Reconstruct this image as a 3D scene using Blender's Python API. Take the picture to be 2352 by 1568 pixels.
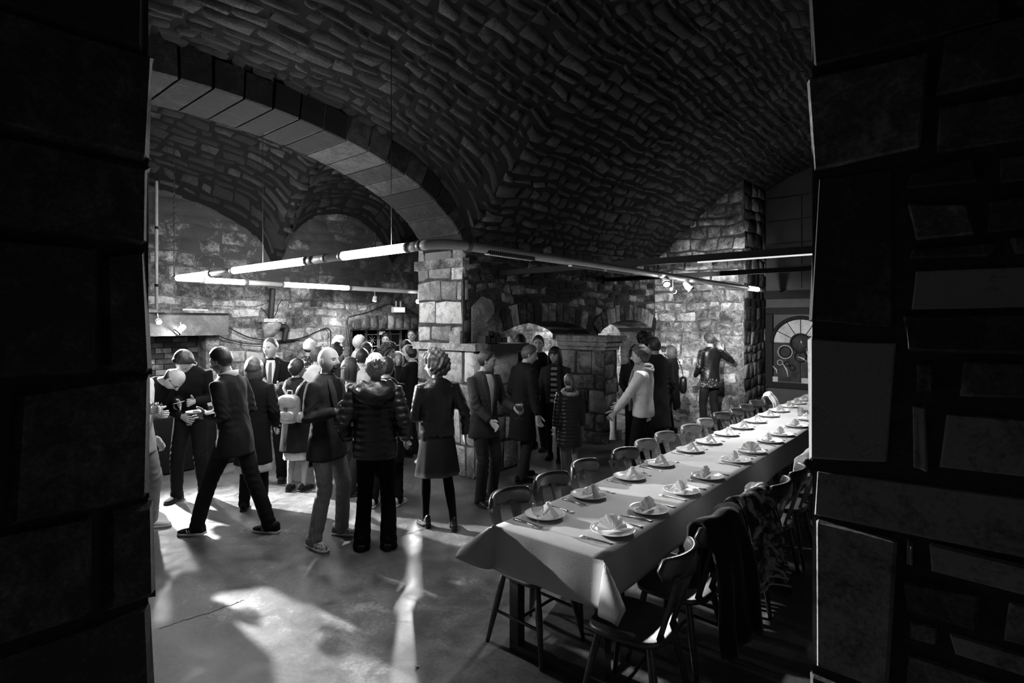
import bpy, math, random
import numpy as np
from mathutils import Vector, Matrix, Euler

# ------------------------------------------------------------------ scene, camera, world, lights
scene = bpy.context.scene
for o in list(bpy.data.objects):
    bpy.data.objects.remove(o, do_unlink=True)
COL = scene.collection
random.seed(7)
rng = np.random.default_rng(7)

CAM_H, FPX, HORIZON = 1.96, 1280.0, 740.0     # eye height (m), focal length and horizon row for a 2352x1568 frame
cam_data = bpy.data.cameras.new('camera')
cam_data.sensor_width = 36.0
cam_data.lens = 36.0 * FPX / 2352.0
cam_data.shift_y = -(784.0 - HORIZON) / 2352.0
cam_data.clip_start = 0.05
cam_data.clip_end = 100
cam = bpy.data.objects.new('camera', cam_data)
cam.location = (0, 0, CAM_H)
cam.rotation_euler = (math.pi / 2, 0, 0)
COL.objects.link(cam)
scene.camera = cam

world = bpy.data.worlds.new('world')
scene.world = world
world.use_nodes = True
world.node_tree.nodes['Background'].inputs[0].default_value = (1, 1, 1, 1)
world.node_tree.nodes['Background'].inputs[1].default_value = 0.008

vs = scene.view_settings
vs.view_transform = 'Standard'
vs.look = 'None'
vs.gamma = 1.0
vs.use_curve_mapping = False
vs.exposure = 0.35

# room axes: a runs to the right along the table's end, b runs away along the table
CA, SA = 0.76754, 0.64100
RZ = math.atan2(-SA, CA)
def W(a, b, z=0.0):
    return Vector((a * CA + b * SA, -a * SA + b * CA, z))
def Wn(a, b, z):
    a = np.asarray(a, float); b = np.asarray(b, float); z = np.asarray(z, float)
    return np.stack([a * CA + b * SA, -a * SA + b * CA, z + 0 * a], -1)

def spot(name, loc, target, power, size_deg, blend=0.3, radius=0.03):
    l = bpy.data.lights.new(name, 'SPOT')
    l.energy = power; l.spot_size = math.radians(size_deg); l.spot_blend = blend; l.shadow_soft_size = radius
    o = bpy.data.objects.new(name, l)
    o.location = loc
    o.rotation_euler = (Vector(target) - Vector(loc)).to_track_quat('-Z', 'Y').to_euler()
    COL.objects.link(o)
    return o

# positions of the spotlights that hang in the room (their housings are built further down)
LAMP_A = Vector((-4.97, 7.86, 1.95))            # on the fireplace lintel, grazing the floor
LAMP_A2 = Vector((-5.42, 7.42, 2.68))           # its twin, hidden by the left jamb
LAMP_B = Vector((-1.72, 10.20, 2.33))           # end of the far tube, shining back past the pillar
LAMP_C = Vector(W(-2.86, 6.33, 2.40))           # on the tube over the table
LAMP_D = Vector(W(-2.86, 7.10, 2.36))
LAMP_E = Vector(W(-2.93, 6.72, 2.34))
LAMP_F = Vector(W(-7.6, 8.3, 2.35))             # in the side room behind the arches
LAMP_G = Vector(W(-8.6, 6.3, 2.33))             # on the far wall of the aisle
LAMPS = [
    ('spot_fireplace', LAMP_A, (-1.6, 4.6, 0.0), 140, 70, 0.5, 0.035),
    ('spot_tube_end', LAMP_B, (-0.95, 4.0, 0.3), 700, 66, 0.4, 0.04),
    ('spot_table', LAMP_C, W(-1.7, 4.8, 0.7), 195, 95, 0.7, 0.03),
    ('spot_table_far', LAMP_D, W(-1.8, 7.6, 0.7), 280, 120, 0.8, 0.03),
    ('spot_back_wall', LAMP_E, W(-3.6, 10.5, 1.75), 720, 62, 0.9, 0.03),
    ('spot_side_room', LAMP_F, W(-6.3, 10.5, 1.5), 420, 130, 0.8, 0.05),
    ('spot_aisle_wall', LAMP_G, W(-9.4, 6.6, 1.2), 60, 130, 0.8, 0.04),
    ('spot_fireplace_hidden', LAMP_A2, (-1.9, 3.9, 0.0), 4300, 62, 0.5, 0.035),
]
for L in LAMPS:
    spot(*L)

# ------------------------------------------------------------------ small helpers
def mk(name, V, F, mat=None, parent=None, smooth=True, mats=None, fidx=None, tone=None, attr=None):
    me = bpy.data.meshes.new(name)
    V = np.asarray(V, float).reshape(-1, 3)
    if isinstance(F, np.ndarray):
        nf, k = F.shape
        me.vertices.add(len(V)); me.vertices.foreach_set('co', V.astype(np.float32).ravel())
        me.loops.add(nf * k); me.loops.foreach_set('vertex_index', F.astype(np.int32).ravel())
        me.polygons.add(nf)
        me.polygons.foreach_set('loop_start', (np.arange(nf) * k).astype(np.int32))
        me.update(calc_edges=True)
    else:
        me.from_pydata(V.tolist(), [], [list(map(int, f)) for f in F])
        me.update()
    for m in (mats or ([mat] if mat else [])):
        me.materials.append(m)
    if fidx is not None:
        me.polygons.foreach_set('material_index', np.asarray(fidx, np.int32))
    me.polygons.foreach_set('use_smooth', np.full(len(me.polygons), bool(smooth)))
    if tone is not None:
        at = me.attributes.new('tone', 'FLOAT', 'POINT')
        at.data.foreach_set('value', np.asarray(np.broadcast_to(tone, (len(V),)), np.float32))
    o = bpy.data.objects.new(name, me)
    COL.objects.link(o)
    if parent is not None:
        o.parent = parent
    return o

def empty(name, loc=(0, 0, 0), rz=0.0, parent=None):
    o = bpy.data.objects.new(name, None)
    o.empty_display_size = 0.1
    o.location = loc; o.rotation_euler = (0, 0, rz)
    COL.objects.link(o)
    if parent is not None:
        o.parent = parent
    return o

def tag(o, label, cat=None, group=None, kind=None):
    if label: o['label'] = label
    if cat: o['category'] = cat
    if group: o['group'] = group
    if kind: o['kind'] = kind
    return o

class MB:
    """collects closed shapes for one mesh"""
    def __init__(s): s.v = []; s.f = []; s.m = []; s.n = 0
    def add(s, V, F, mi=0):
        V = np.asarray(V, float).reshape(-1, 3)
        for f in F: s.f.append([int(i) + s.n for i in f]); s.m.append(mi)
        s.v.append(V); s.n += len(V)
        return s
    def box(s, x0, x1, y0, y1, z0, z1, mi=0, M=None):
        V = np.array([[x, y, z] for z in (z0, z1) for y in (y0, y1) for x in (x0, x1)], float)
        if M is not None: V = xf(V, M)
        return s.add(V, [(0, 2, 3, 1), (4, 5, 7, 6), (0, 1, 5, 4), (2, 6, 7, 3), (0, 4, 6, 2), (1, 3, 7, 5)], mi)
    def tube(s, pts, rad, n=10, mi=0, flat=1.0, up=None):
        V, F = tube(pts, rad, n, flat, up); return s.add(V, F, mi)
    def lathe(s, prof, n=24, mi=0, c=(0, 0, 0), closed=False):
        V, F = lathe(prof, n, closed); return s.add(V + np.array(c), F, mi)
    def sph(s, c, r, nu=14, nv=10, mi=0, M=None):
        V, F = sphere(nu, nv); V = V * np.array(r)
        if M is not None: V = xf(V, M)
        return s.add(V + np.array(c), F, mi)
    def data(s): return np.concatenate(s.v), s.f
    def build(s, name, mat, parent=None, smooth=True, tone=None):
        mats = mat if isinstance(mat, list) else [mat]
        return mk(name, np.concatenate(s.v), s.f, None, parent, smooth, mats, s.m, tone)

def xf(V, M):
    M = np.array(M); V = np.asarray(V, float)
    return V @ M[:3, :3].T + M[:3, 3]

def frames(P, up=None):
    P = np.asarray(P, float); n = len(P)
    T = np.zeros_like(P)
    T[1:-1] = P[2:] - P[:-2]; T[0] = P[1] - P[0]; T[-1] = P[-1] - P[-2]
    T /= np.linalg.norm(T, axis=1)[:, None] + 1e-12
    ref = np.array(up if up is not None else ((0, 0, 1) if abs(T[0][2]) < 0.9 else (0, 1, 0)), float)
    A = []; 
    x = np.cross(ref, T[0]); x /= np.linalg.norm(x) + 1e-12
    for i in range(n):
        if up is not None:
            x = np.cross(ref, T[i]); x /= np.linalg.norm(x) + 1e-12
        else:
            x = x - T[i] * np.dot(x, T[i]); x /= np.linalg.norm(x) + 1e-12
        A.append((x, np.cross(T[i], x)))
    return T, A

def tube(P, R, n=10, flat=1.0, up=None, caps=True):
    """closed round tube through P; R radius (or (rx,ry)) per point; rounded ends"""
    P = [np.array(p, float) for p in P]
    R = list(R) if hasattr(R, '__len__') else [R] * len(P)
    R = [(r if hasattr(r, '__len__') else (r, r * flat)) for r in R]
    if caps:
        d0 = P[0] - P[1]; d0 /= np.linalg.norm(d0) + 1e-12
        d1 = P[-1] - P[-2]; d1 /= np.linalg.norm(d1) + 1e-12
        m0 = min(R[0]); m1 = min(R[-1])
        P = [P[0] + d0 * m0 * .45, P[0] + d0 * m0 * .3] + P + [P[-1] + d1 * m1 * .3, P[-1] + d1 * m1 * .45]
        R = [(R[0][0] * .45, R[0][1] * .45), (R[0][0] * .82, R[0][1] * .82)] + R + [(R[-1][0] * .82, R[-1][1] * .82), (R[-1][0] * .45, R[-1][1] * .45)]
    T, A = frames(P, up)
    th = np.linspace(0, 2 * np.pi, n, endpoint=False)
    V = []
    for p, (rx, ry), (x, y) in zip(P, R, A):
        V.append(p + np.outer(np.cos(th) * rx, x) + np.outer(np.sin(th) * ry, y))
    k = len(P); F = []
    for i in range(k - 1):
        for j in range(n):
            j2 = (j + 1) % n
            F.append((i * n + j, i * n + j2, (i + 1) * n + j2, (i + 1) * n + j))
    F.append(tuple(range(n - 1, -1, -1))); F.append(tuple((k - 1) * n + j for j in range(n)))
    return np.concatenate(V), F

def lathe(prof, n=24, closed=False):
    th = np.linspace(0, 2 * np.pi, n, endpoint=False)
    V = np.concatenate([np.stack([np.cos(th) * r, np.sin(th) * r, np.full(n, z)], 1) for r, z in prof])
    k = len(prof); F = []
    for i in range(k - 1 + (1 if closed else 0)):
        i2 = (i + 1) % k
        for j in range(n):
            j2 = (j + 1) % n
            F.append((i * n + j, i * n + j2, i2 * n + j2, i2 * n + j))
    if not closed:
        F.append(tuple(range(n - 1, -1, -1))); F.append(tuple((k - 1) * n + j for j in range(n)))
    return V, F

def sphere(nu=14, nv=10):
    V = [(0, 0, 1)]
    for i in range(1, nv):
        p = math.pi * i / nv
        for j in range(nu):
            t = 2 * math.pi * j / nu
            V.append((math.sin(p) * math.cos(t), math.sin(p) * math.sin(t), math.cos(p)))
    V.append((0, 0, -1)); F = []
    for j in range(nu): F.append((0, 1 + j, 1 + (j + 1) % nu))
    for i in range(nv - 2):
        for j in range(nu):
            a = 1 + i * nu + j; b = 1 + i * nu + (j + 1) % nu
            F.append((a, a + nu, b + nu, b))
    l = len(V) - 1; s = 1 + (nv - 2) * nu
    for j in range(nu): F.append((l, s + (j + 1) % nu, s + j))
    return np.array(V), F

def sheet(V, nu, nv, thick=0.004):
    """solid sheet from a (nu*nv) grid"""
    G = np.asarray(V, float).reshape(nu, nv, 3)
    du = np.gradient(G, axis=0); dv = np.gradient(G, axis=1)
    N = np.cross(du, dv); N /= np.linalg.norm(N, axis=2)[:, :, None] + 1e-12
    A = G + N * thick / 2; B = G - N * thick / 2
    V = np.concatenate([A.reshape(-1, 3), B.reshape(-1, 3)])
    k = nu * nv; F = []
    for i in range(nu - 1):
        for j in range(nv - 1):
            q = (i * nv + j, (i + 1) * nv + j, (i + 1) * nv + j + 1, i * nv + j + 1)
            F.append(q); F.append(tuple(x + k for x in reversed(q)))
    def rim(ids):
        for p, q in zip(ids[:-1], ids[1:]): F.append((p, q, q + k, p + k))
    rim([i * nv for i in range(nu)][::-1]); rim([i * nv + nv - 1 for i in range(nu)])
    rim([j for j in range(nv)]); rim([(nu - 1) * nv + j for j in range(nv)][::-1])
    return V, F

def wobble(V, amp, freq, seed=0):
    """cheap smooth vector noise, value per vertex in about -1..1"""
    r = np.random.default_rng(seed)
    out = np.zeros(len(V))
    for k in range(5):
        d = r.normal(size=3); d /= np.linalg.norm(d)
        d2 = r.normal(size=3)
        out += np.sin(V @ d * freq * (1 + .6 * k) + r.uniform(0, 6) + 1.7 * np.sin(V @ d2 * freq * .45 + r.uniform(0, 6)))
    return out / 2.6 * amp

# ------------------------------------------------------------------ materials (all grey, node based)
class NT:
    def __init__(s, name):
        s.m = bpy.data.materials.new(name); s.m.use_nodes = True
        s.t = s.m.node_tree; s.b = s.t.nodes['Principled BSDF']; s.out = s.t.nodes['Material Output']
    def n(s, typ, **kw):
        nd = s.t.nodes.new(typ)
        for k, v in kw.items():
            if k.startswith('i_'):
                key = k[2:]
                key = int(key) if key.isdigit() else key.replace('_', ' ')
                nd.inputs[key].default_value = v
            else: setattr(nd, k, v)
        return nd
    def l(s, a, b): s.t.links.new(a, b)
    def coord(s, scale=(1, 1, 1), rot=(0, 0, 0)):
        c = s.n('ShaderNodeTexCoord'); mp = s.n('ShaderNodeMapping')
        mp.inputs['Scale'].default_value = scale; mp.inputs['Rotation'].default_value = rot
        s.l(c.outputs['Object'], mp.inputs[0]); return mp.outputs[0]
    def noise(s, vec, scale, detail=4, rough=.55, dist=0.0):
        nd = s.n('ShaderNodeTexNoise'); nd.inputs['Scale'].default_value = scale; nd.inputs['Detail'].default_value = detail
        nd.inputs['Roughness'].default_value = rough; nd.inputs['Distortion'].default_value = dist
        s.l(vec, nd.inputs['Vector']); return nd.outputs['Fac']
    def math(s, op, a, b=None, clamp=False):
        nd = s.n('ShaderNodeMath'); nd.operation = op; nd.use_clamp = clamp
        for i, x in enumerate((a, b)):
            if x is None: continue
            if hasattr(x, 'is_output') or hasattr(x, 'links'): s.l(x, nd.inputs[i])
            else: nd.inputs[i].default_value = x
        return nd.outputs[0]
    def ramp(s, fac, stops):
        nd = s.n('ShaderNodeValToRGB'); e = nd.color_ramp.elements
        while len(e) < len(stops): e.new(0.5)
        for el, (p, c) in zip(e, stops): el.position = p; el.color = (c, c, c, 1)
        s.l(fac, nd.inputs[0]); return nd.outputs[0]
    def bump(s, h, strength=.5, dist=.01, normal=None):
        nd = s.n('ShaderNodeBump'); nd.inputs['Strength'].default_value = strength; nd.inputs['Distance'].default_value = dist
        s.l(h, nd.inputs['Height'])
        if normal is not None: s.l(normal, nd.inputs['Normal'])
        return nd.outputs[0]

def plain(name, v, rough=.7, spec=.35, metal=0.0, var=.25, scale=18, bump=0.0, bscale=120, sheen=0.0, coat=0.0):
    t = NT(name); b = t.b; c = t.coord()
    n = t.noise(c, scale, 5)
    t.l(t.ramp(n, [(.25, v * (1 - var)), (.75, min(1, v * (1 + var)))]), b.inputs['Base Color'])
    b.inputs['Roughness'].default_value = rough
    b.inputs['Specular IOR Level'].default_value = spec
    b.inputs['Metallic'].default_value = metal
    if sheen: b.inputs['Sheen Weight'].default_value = sheen; b.inputs['Sheen Roughness'].default_value = .4
    if coat: b.inputs['Coat Weight'].default_value = coat
    if bump: t.l(t.bump(t.noise(c, bscale, 3), bump, .004), b.inputs['Normal'])
    return t.m

def stone_mat(name, dark, light, lo=.42, hi=.66, big=.5, scale=7.0, rough=.85, bump=.9, tone=.35, fine=.35, spec=.25, dist=.02):
    t = NT(name); b = t.b; c = t.coord()
    at = t.n('ShaderNodeAttribute'); at.attribute_name = 'tone'
    nb = t.noise(c, .9, 3); nm = t.noise(c, scale, 9, .68, .6); nf = t.noise(c, scale * 7, 6, .7)
    x = t.math('MULTIPLY', nm, 1 - fine); x = t.math('ADD', x, t.math('MULTIPLY', nf, fine))
    x = t.math('ADD', x, t.math('MULTIPLY', t.math('SUBTRACT', nb, .5), big))
    x = t.math('ADD', x, t.math('MULTIPLY', t.math('SUBTRACT', at.outputs['Fac'], .5), tone))
    t.l(t.ramp(x, [(lo, dark), ((lo + hi) / 2, dark + (light - dark) * .28), (hi, light)]), b.inputs['Base Color'])
    b.inputs['Roughness'].default_value = rough; b.inputs['Specular IOR Level'].default_value = spec
    h = t.math('ADD', nm, t.math('MULTIPLY', nf, .45))
    t.l(t.bump(h, bump, dist), b.inputs['Normal'])
    return t.m

M = {}
M['vault'] = stone_mat('sooty vault stone', .001, .062, .50, .78, .34, 8.5, .65, 1.0, .34, .48, .45, .03)
M['vault_mortar'] = stone_mat('dark vault mortar', .002, .012, .45, .75, .3, 9, .95, .8)
M['wall'] = stone_mat('lime washed rubble', .045, .58, .37, .63, .55, 6.5, .9, 1.0, .20, .35, .2, .025)
M['wall_mortar'] = stone_mat('pale lime mortar', .045, .36, .38, .66, .5, 9, .95, 1.0, .25)
M['arcade'] = stone_mat('weathered arcade stone', .012, .34, .43, .70, .5, 6.0, .85, 1.0, .35, .35, .3, .03)
M['arcade_mortar'] = stone_mat('grey arcade mortar', .02, .16, .40, .7, .4, 10, .95, .9)
M['pillar'] = stone_mat('pale pillar ashlar', .14, .70, .34, .60, .45, 9, .85, .9, .22, .4, .25, .02)
M['arch_dark'] = stone_mat('dark arch stone', .002, .05, .46, .74, .6, 9.0, .85, 1.0, .35, .35, .3, .03)  # darker version of the arcade stone, for the wide arch
M['jamb'] = stone_mat('dark doorway stone', .06, .40, .38, .66, .35, 11, .8, .7, .35, .4, .35, .006)
M['jamb_mortar'] = stone_mat('dark doorway mortar', .05, .12, .40, .7, .2, 20, .95, .5)
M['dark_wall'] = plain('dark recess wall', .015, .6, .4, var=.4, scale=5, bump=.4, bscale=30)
M['plaster'] = stone_mat('sooty plaster', .06, .50, .30, .62, .9, 4.0, .9, .4, .2, .3)

# floor: worn concrete with stains, scuffs and a crack
t = NT('worn concrete floor'); c = t.coord(rot=(0, 0, 0.69))
n1 = t.noise(c, .8, 5, .6, .4); n2 = t.noise(c, 4.5, 8, .65, .8); n3 = t.noise(c, 40, 4, .6)
x = t.math('ADD', t.math('MULTIPLY', n1, .42), t.math('MULTIPLY', n2, .42)); x = t.math('ADD', x, t.math('MULTIPLY', n3, .16))
t.l(t.ramp(x, [(.36, .032), (.46, .075), (.55, .135), (.64, .32)]), t.b.inputs['Base Color'])
t.l(t.ramp(n2, [(.3, .34), (.7, .58)]), t.b.inputs['Roughness'])
t.b.inputs['Specular IOR Level'].default_value = .4
t.l(t.bump(t.math('ADD', n2, t.math('MULTIPLY', n3, .3)), .35, .006), t.b.inputs['Normal'])
M['floor'] = t.m

# wood, cloth and so on
def wood(name, v, rough=.35):
    t = NT(name); c = t.coord((3, 3, 26))
    n = t.noise(c, 2.2, 6, .6, 1.2)
    t.l(t.ramp(n, [(.3, v * .55), (.7, v * 1.35)]), t.b.inputs['Base Color'])
    t.b.inputs['Roughness'].default_value = rough; t.b.inputs['Coat Weight'].default_value = .35; t.b.inputs['Coat Roughness'].default_value = .25
    return t.m
M['wood'] = wood('dark varnished chair wood', .05)
M['wood_lit'] = wood('spotlit chair wood', .26, .4)  # lit copy of the chair wood: spotlight brightness is put into the colour
M['wood_table'] = wood('dark table wood', .03, .5)
def plain_cloth(name, v):
    t = NT(name); c = t.coord(); n = t.noise(c, 240, 2); n2 = t.noise(c, 3, 4)
    t.l(t.ramp(n2, [(.3, v * .85), (.7, v * 1.1)]), t.b.inputs['Base Color'])
    t.b.inputs['Roughness'].default_value = .75
    t.l(t.bump(n, .4, .002), t.b.inputs['Normal']); return t.m
M['tablecloth'] = plain_cloth('paper tablecloth', .42)
M['napkin'] = plain_cloth('folded paper napkin', .78)
_t = M['napkin'].node_tree; _tr = _t.nodes.new('ShaderNodeBsdfTranslucent'); _tr.inputs[0].default_value = (.75, .75, .75, 1); _mx = _t.nodes.new('ShaderNodeMixShader'); _mx.inputs[0].default_value = .5
_t.links.new(_t.nodes['Principled BSDF'].outputs[0], _mx.inputs[1]); _t.links.new(_tr.outputs[0], _mx.inputs[2]); _t.links.new(_mx.outputs[0], _t.nodes['Material Output'].inputs[0])
M['china'] = plain('white glazed china', .78, .12, .5, var=.03, coat=.5)
M['steel'] = plain('stainless steel', .55, .22, .5, metal=1.0, var=.1)
M['black_steel'] = plain('black painted steel', .005, .7, .2, var=.3)
M['white_paint'] = plain('white painted tube', .85, .35, .45, var=.06)
M['grey_paint'] = plain('grey painted metal', .30, .45, .4, var=.15)
M['white_plastic'] = plain('white plastic', .70, .4, .4, var=.05)
M['rubber'] = plain('black cable rubber', .010, .6, .3)
M['brick'] = stone_mat('sooty fireplace brick', .05, .30, .35, .65, .4, 12, .9, .8, .5, .3)
M['rope'] = plain('dark iron chain', .05, .45, .5, metal=.7)
def emit(name, s, v=1.0):
    t = NT(name); t.b.inputs['Base Color'].default_value = (.9, .9, .9, 1)
    t.b.inputs['Emission Color'].default_value = (v, v, v, 1); t.b.inputs['Emission Strength'].default_value = s; return t.m
M['tube_lit'] = emit('lit fluorescent tube', 95.0)
M['lens_lit'] = emit('lit spotlight lens', 140.0)
M['rod_glow'] = emit('glowing thin rod', .6)  # glow added so the thin rod on the tie bar shows bright
M['sign_lit'] = emit('lit sign face', .8)
def glass(name):
    t = NT(name); tr = t.n('ShaderNodeBsdfTransparent'); gl = t.n('ShaderNodeBsdfGlossy'); gl.inputs['Roughness'].default_value = .03
    tr.inputs[0].default_value = (.93, .93, .93, 1); lw = t.n('ShaderNodeLayerWeight'); lw.inputs['Blend'].default_value = .5; fc = t.math('ADD', t.math('MULTIPLY', t.math('POWER', lw.outputs['Facing'], 2.5), .9), .07)
    mx = t.n('ShaderNodeMixShader'); t.l(fc, mx.inputs[0]); t.l(tr.outputs[0], mx.inputs[1]); t.l(gl.outputs[0], mx.inputs[2]); t.l(mx.outputs[0], t.out.inputs[0]); return t.m
M['glass'] = glass('clear drinking glass')
M['beer'] = plain('dark beer', .03, .15, .5)
M['pane'] = plain('milky window pane', .30, .12, .5, var=.35, scale=6)
M['pane_dark'] = plain('dark window pane', .035, .08, .5, var=.5, scale=9)
# ------------------------------------------------------------------ masonry
def proj(P):
    P = np.asarray(P, float)
    y = np.maximum(P[..., 1], 1e-3)
    return np.stack([1176 + FPX * P[..., 0] / y, HORIZON - FPX * (P[..., 2] - CAM_H) / y], -1)

def courses(p0, p1, q0, q1, h, l, hv=.25, lv=.35, seed=1):
    """irregular courses: q is up, p runs along"""
    r = random.Random(seed); out = []; q = q0
    while q < q1 - h * .3:
        hh = min(h * r.uniform(1 - hv, 1 + hv), q1 - q)
        if q1 - q - hh < h * .35: hh = q1 - q
        p = p0 - l * r.uniform(0, .6)
        while p < p1:
            ll = l * r.uniform(1 - lv, 1 + lv)
            a, b = max(p, p0), min(p + ll, p1)
            if b - a > l * .22: out.append((a, b, q, q + hh))
            p += ll
        q += hh
    return out

GS = np.array([0, .06, .5, .94, 1.0]); GT = np.array([0, .13, .87, 1.0])
_q = []
for i in range(4):
    for j in range(3):
        _q.append((i * 4 + j, (i + 1) * 4 + j, (i + 1) * 4 + j + 1, i * 4 + j + 1))
STONE_F = np.array(_q)

def stones(parent, rects, S, N, depth, gap, mat, keep=None, seed=3, most=300, jit=.25, name='stone', margin=350, tone_fn=None, sink=.02, flip=False, bevel=.02, qs=1.0, warp=.0, rough=1.0, smooth=True):
    """each stone is a rounded, slightly crooked block proud of the mortar; the largest in view are separate objects"""
    if not rects: return
    r = np.random.default_rng(seed)
    R = np.array(rects, float); n = len(R)
    g = gap * r.uniform(.5, 1.5, (n, 4)) / 2 * np.array([1, 1, 1 / qs, 1 / qs])
    p0 = R[:, 0] + g[:, 0]; p1 = R[:, 1] - g[:, 1]; q0 = R[:, 2] + g[:, 2]; q1 = R[:, 3] - g[:, 3]
    hh = (q1 - q0); ll = (p1 - p0)
    jp = r.uniform(-1, 1, (n, 2, 2)) * np.minimum(gap, ll * .12)[:, None, None] * jit * 2
    jq = r.uniform(-1, 1, (n, 2, 2)) * np.minimum(gap * 1.2 / qs, hh * .16)[:, None, None] * jit * 2
    be = np.minimum(.24, bevel / ll); bt = np.minimum(.3, bevel / (hh * qs)); o1 = np.ones(n)
    s = np.stack([0 * o1, be, .5 * o1 + r.uniform(-.12, .12, n), 1 - be, o1], 1)[:, :, None]; t_ = np.stack([0 * o1, bt, 1 - bt, o1], 1)[:, None, :]
    def bil(c): return ((1 - s) * (1 - t_) * c[:, 0, 0][:, None, None] + s * (1 - t_) * c[:, 1, 0][:, None, None] +
                        (1 - s) * t_ * c[:, 0, 1][:, None, None] + s * t_ * c[:, 1, 1][:, None, None])
    PP = p0[:, None, None] + ll[:, None, None] * s + 0 * t_ + bil(jp)
    QQ = q0[:, None, None] + hh[:, None, None] * t_ + 0 * s + bil(jq)
    PP = PP + r.normal(0, 1, PP.shape) * (ll * .018 * rough)[:, None, None]
    QQ = QQ + r.normal(0, 1, QQ.shape) * (hh * .03 * rough)[:, None, None]
    if warp:
        u, v = PP, QQ * qs
        QQ = QQ + warp / qs * (np.sin(u * 2.3 + 1.3 * np.sin(v * 1.7 + seed)) + .6 * np.sin(u * 5.1 - v * 2.2 + seed) + .5 * np.sin(u * 9.7 + v * 7.1))
        PP = PP + warp * (np.sin(v * 4.1 + 1.1 * np.sin(u * 2.2)) + .6 * np.sin(v * 9.0 + u * 3.3))
    base = S(PP, QQ); nor = N(PP, QQ)
    edge = np.ones((5, 4)); edge[0] = edge[-1] = 0; edge[:, 0] = edge[:, -1] = 0
    dp = depth * r.uniform(.45, 1.25, n)
    H = edge[None] * (dp[:, None, None] * r.uniform(.75, 1.15, (n, 5, 4))) - (1 - edge[None]) * sink
    V = base + nor * H[..., None]
    ctr = V.mean((1, 2))
    px = proj(ctr)
    ok = (ctr[:, 1] > .4) & (px[:, 0] > -margin) & (px[:, 0] < 2352 + margin) & (px[:, 1] > -margin) & (px[:, 1] < 1568 + margin)
    if keep is not None: ok &= keep((p0 + p1) / 2, (q0 + q1) / 2, p0, p1, q0, q1)
    c2 = proj(V[:, [0, 4, 4, 0], [0, 0, 3, 3]])
    x, y = c2[..., 0], c2[..., 1]
    area = .5 * np.abs(sum(x[:, k] * y[:, (k + 1) % 4] - x[:, (k + 1) % 4] * y[:, k] for k in range(4)))
    inframe = (px[:, 0] > 0) & (px[:, 0] < 2352) & (px[:, 1] > 0) & (px[:, 1] < 1568)
    area = np.where(inframe, area, 0)
    tone = r.uniform(0, 1, n)
    if tone_fn is not None: tone = tone_fn((p0 + p1) / 2, (q0 + q1) / 2, tone)
    idx = np.where(ok)[0]
    idx = idx[np.argsort(-area[idx])]
    F = STONE_F[:, ::-1] if flip else STONE_F
    single = [i for i in idx[:most] if area[i] > 0]
    rest = [i for i in idx if i not in set(single)]
    for i in single:
        mk(name, V[i].reshape(-1, 3), F, mat, parent, smooth, tone=tone[i])
    if rest:
        VV = V[rest].reshape(-1, 3); k = len(rest)
        FF = (F[None] + (np.arange(k) * 20)[:, None, None]).reshape(-1, 4)
        o = mk('far_stones', VV, FF, mat, parent, smooth, tone=np.repeat(tone[rest], 20))
        o['kind'] = 'stuff'

def flat_face(axis, const, sign):
    """S,N for a vertical face: axis 'a' -> p runs along a at fixed b; axis 'b' -> p runs along b at fixed a"""
    if axis == 'a':
        S = lambda p, q: Wn(p, const + 0 * p, q)
        nn = Wn(0, sign, 0)
    else:
        S = lambda p, q: Wn(const + 0 * p, p, q)
        nn = Wn(sign, 0, 0)
    return S, (lambda p, q: np.broadcast_to(nn, np.shape(p) + (3,)))

def struct(o, label=None):
    o['kind'] = 'structure'
    if label: o['label'] = label
    return o

def wbox(mb, a0, a1, b0, b1, z0, z1, mi=0):
    """box in room axes, world coordinates"""
    V = np.array([W(a, b, z) for z in (z0, z1) for b in (b0, b1) for a in (a0, a1)])
    return mb.add(V, [(0, 2, 3, 1), (4, 5, 7, 6), (0, 1, 5, 4), (2, 6, 7, 3), (0, 4, 6, 2), (1, 3, 7, 5)], mi)

# floor
mb = MB(); wbox(mb, -9.6, 3.0, -3.0, 12.2, -.25, 0.0)
struct(mb.build('floor', M['floor'], smooth=False), 'worn grey concrete floor of the cellar')
# narrow crack across the floor: a thin dark sunken seam
def floor_px(x, y): 
    d = FPX * CAM_H / (y - HORIZON); return np.array([(x - 1176) / FPX * d, d, 0])
def seam(pts, w, seed):
    r = random.Random(seed); P = [floor_px(*p) for p in pts]; Q = []
    for p, q in zip(P[:-1], P[1:]):
        for k in range(6): Q.append(p + (q - p) * k / 6 + np.array([r.uniform(-.012, .012), r.uniform(-.012, .012), 0]))
    Q.append(P[-1]); Q = np.array(Q); n = len(Q)
    T = np.gradient(Q, axis=0); T /= np.linalg.norm(T, axis=1)[:, None]; S_ = np.stack([-T[:, 1], T[:, 0], 0 * T[:, 0]], 1)
    ww = np.array([w * r.uniform(.4, 1.3) for _ in range(n)])[:, None]
    A = Q + S_ * ww; B = Q - S_ * ww; A[:, 2] = B[:, 2] = .0015
    return np.concatenate([A, B]), [(i, i + 1, n + i + 1, n + i) for i in range(n - 1)]
fl = bpy.data.objects['floor']
M['crack'] = plain('dark floor crack', .03, .9, .1)
for k, (pts, w) in enumerate([([(360, 1445), (420, 1425), (480, 1408), (540, 1385), (560, 1378)], .0035), ([(915, 1232), (950, 1222), (985, 1212), (1000, 1220)], .004)]):
    V, F = seam(pts, w, k); mk('crack', V, F, M['crack'], fl, False)
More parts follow.
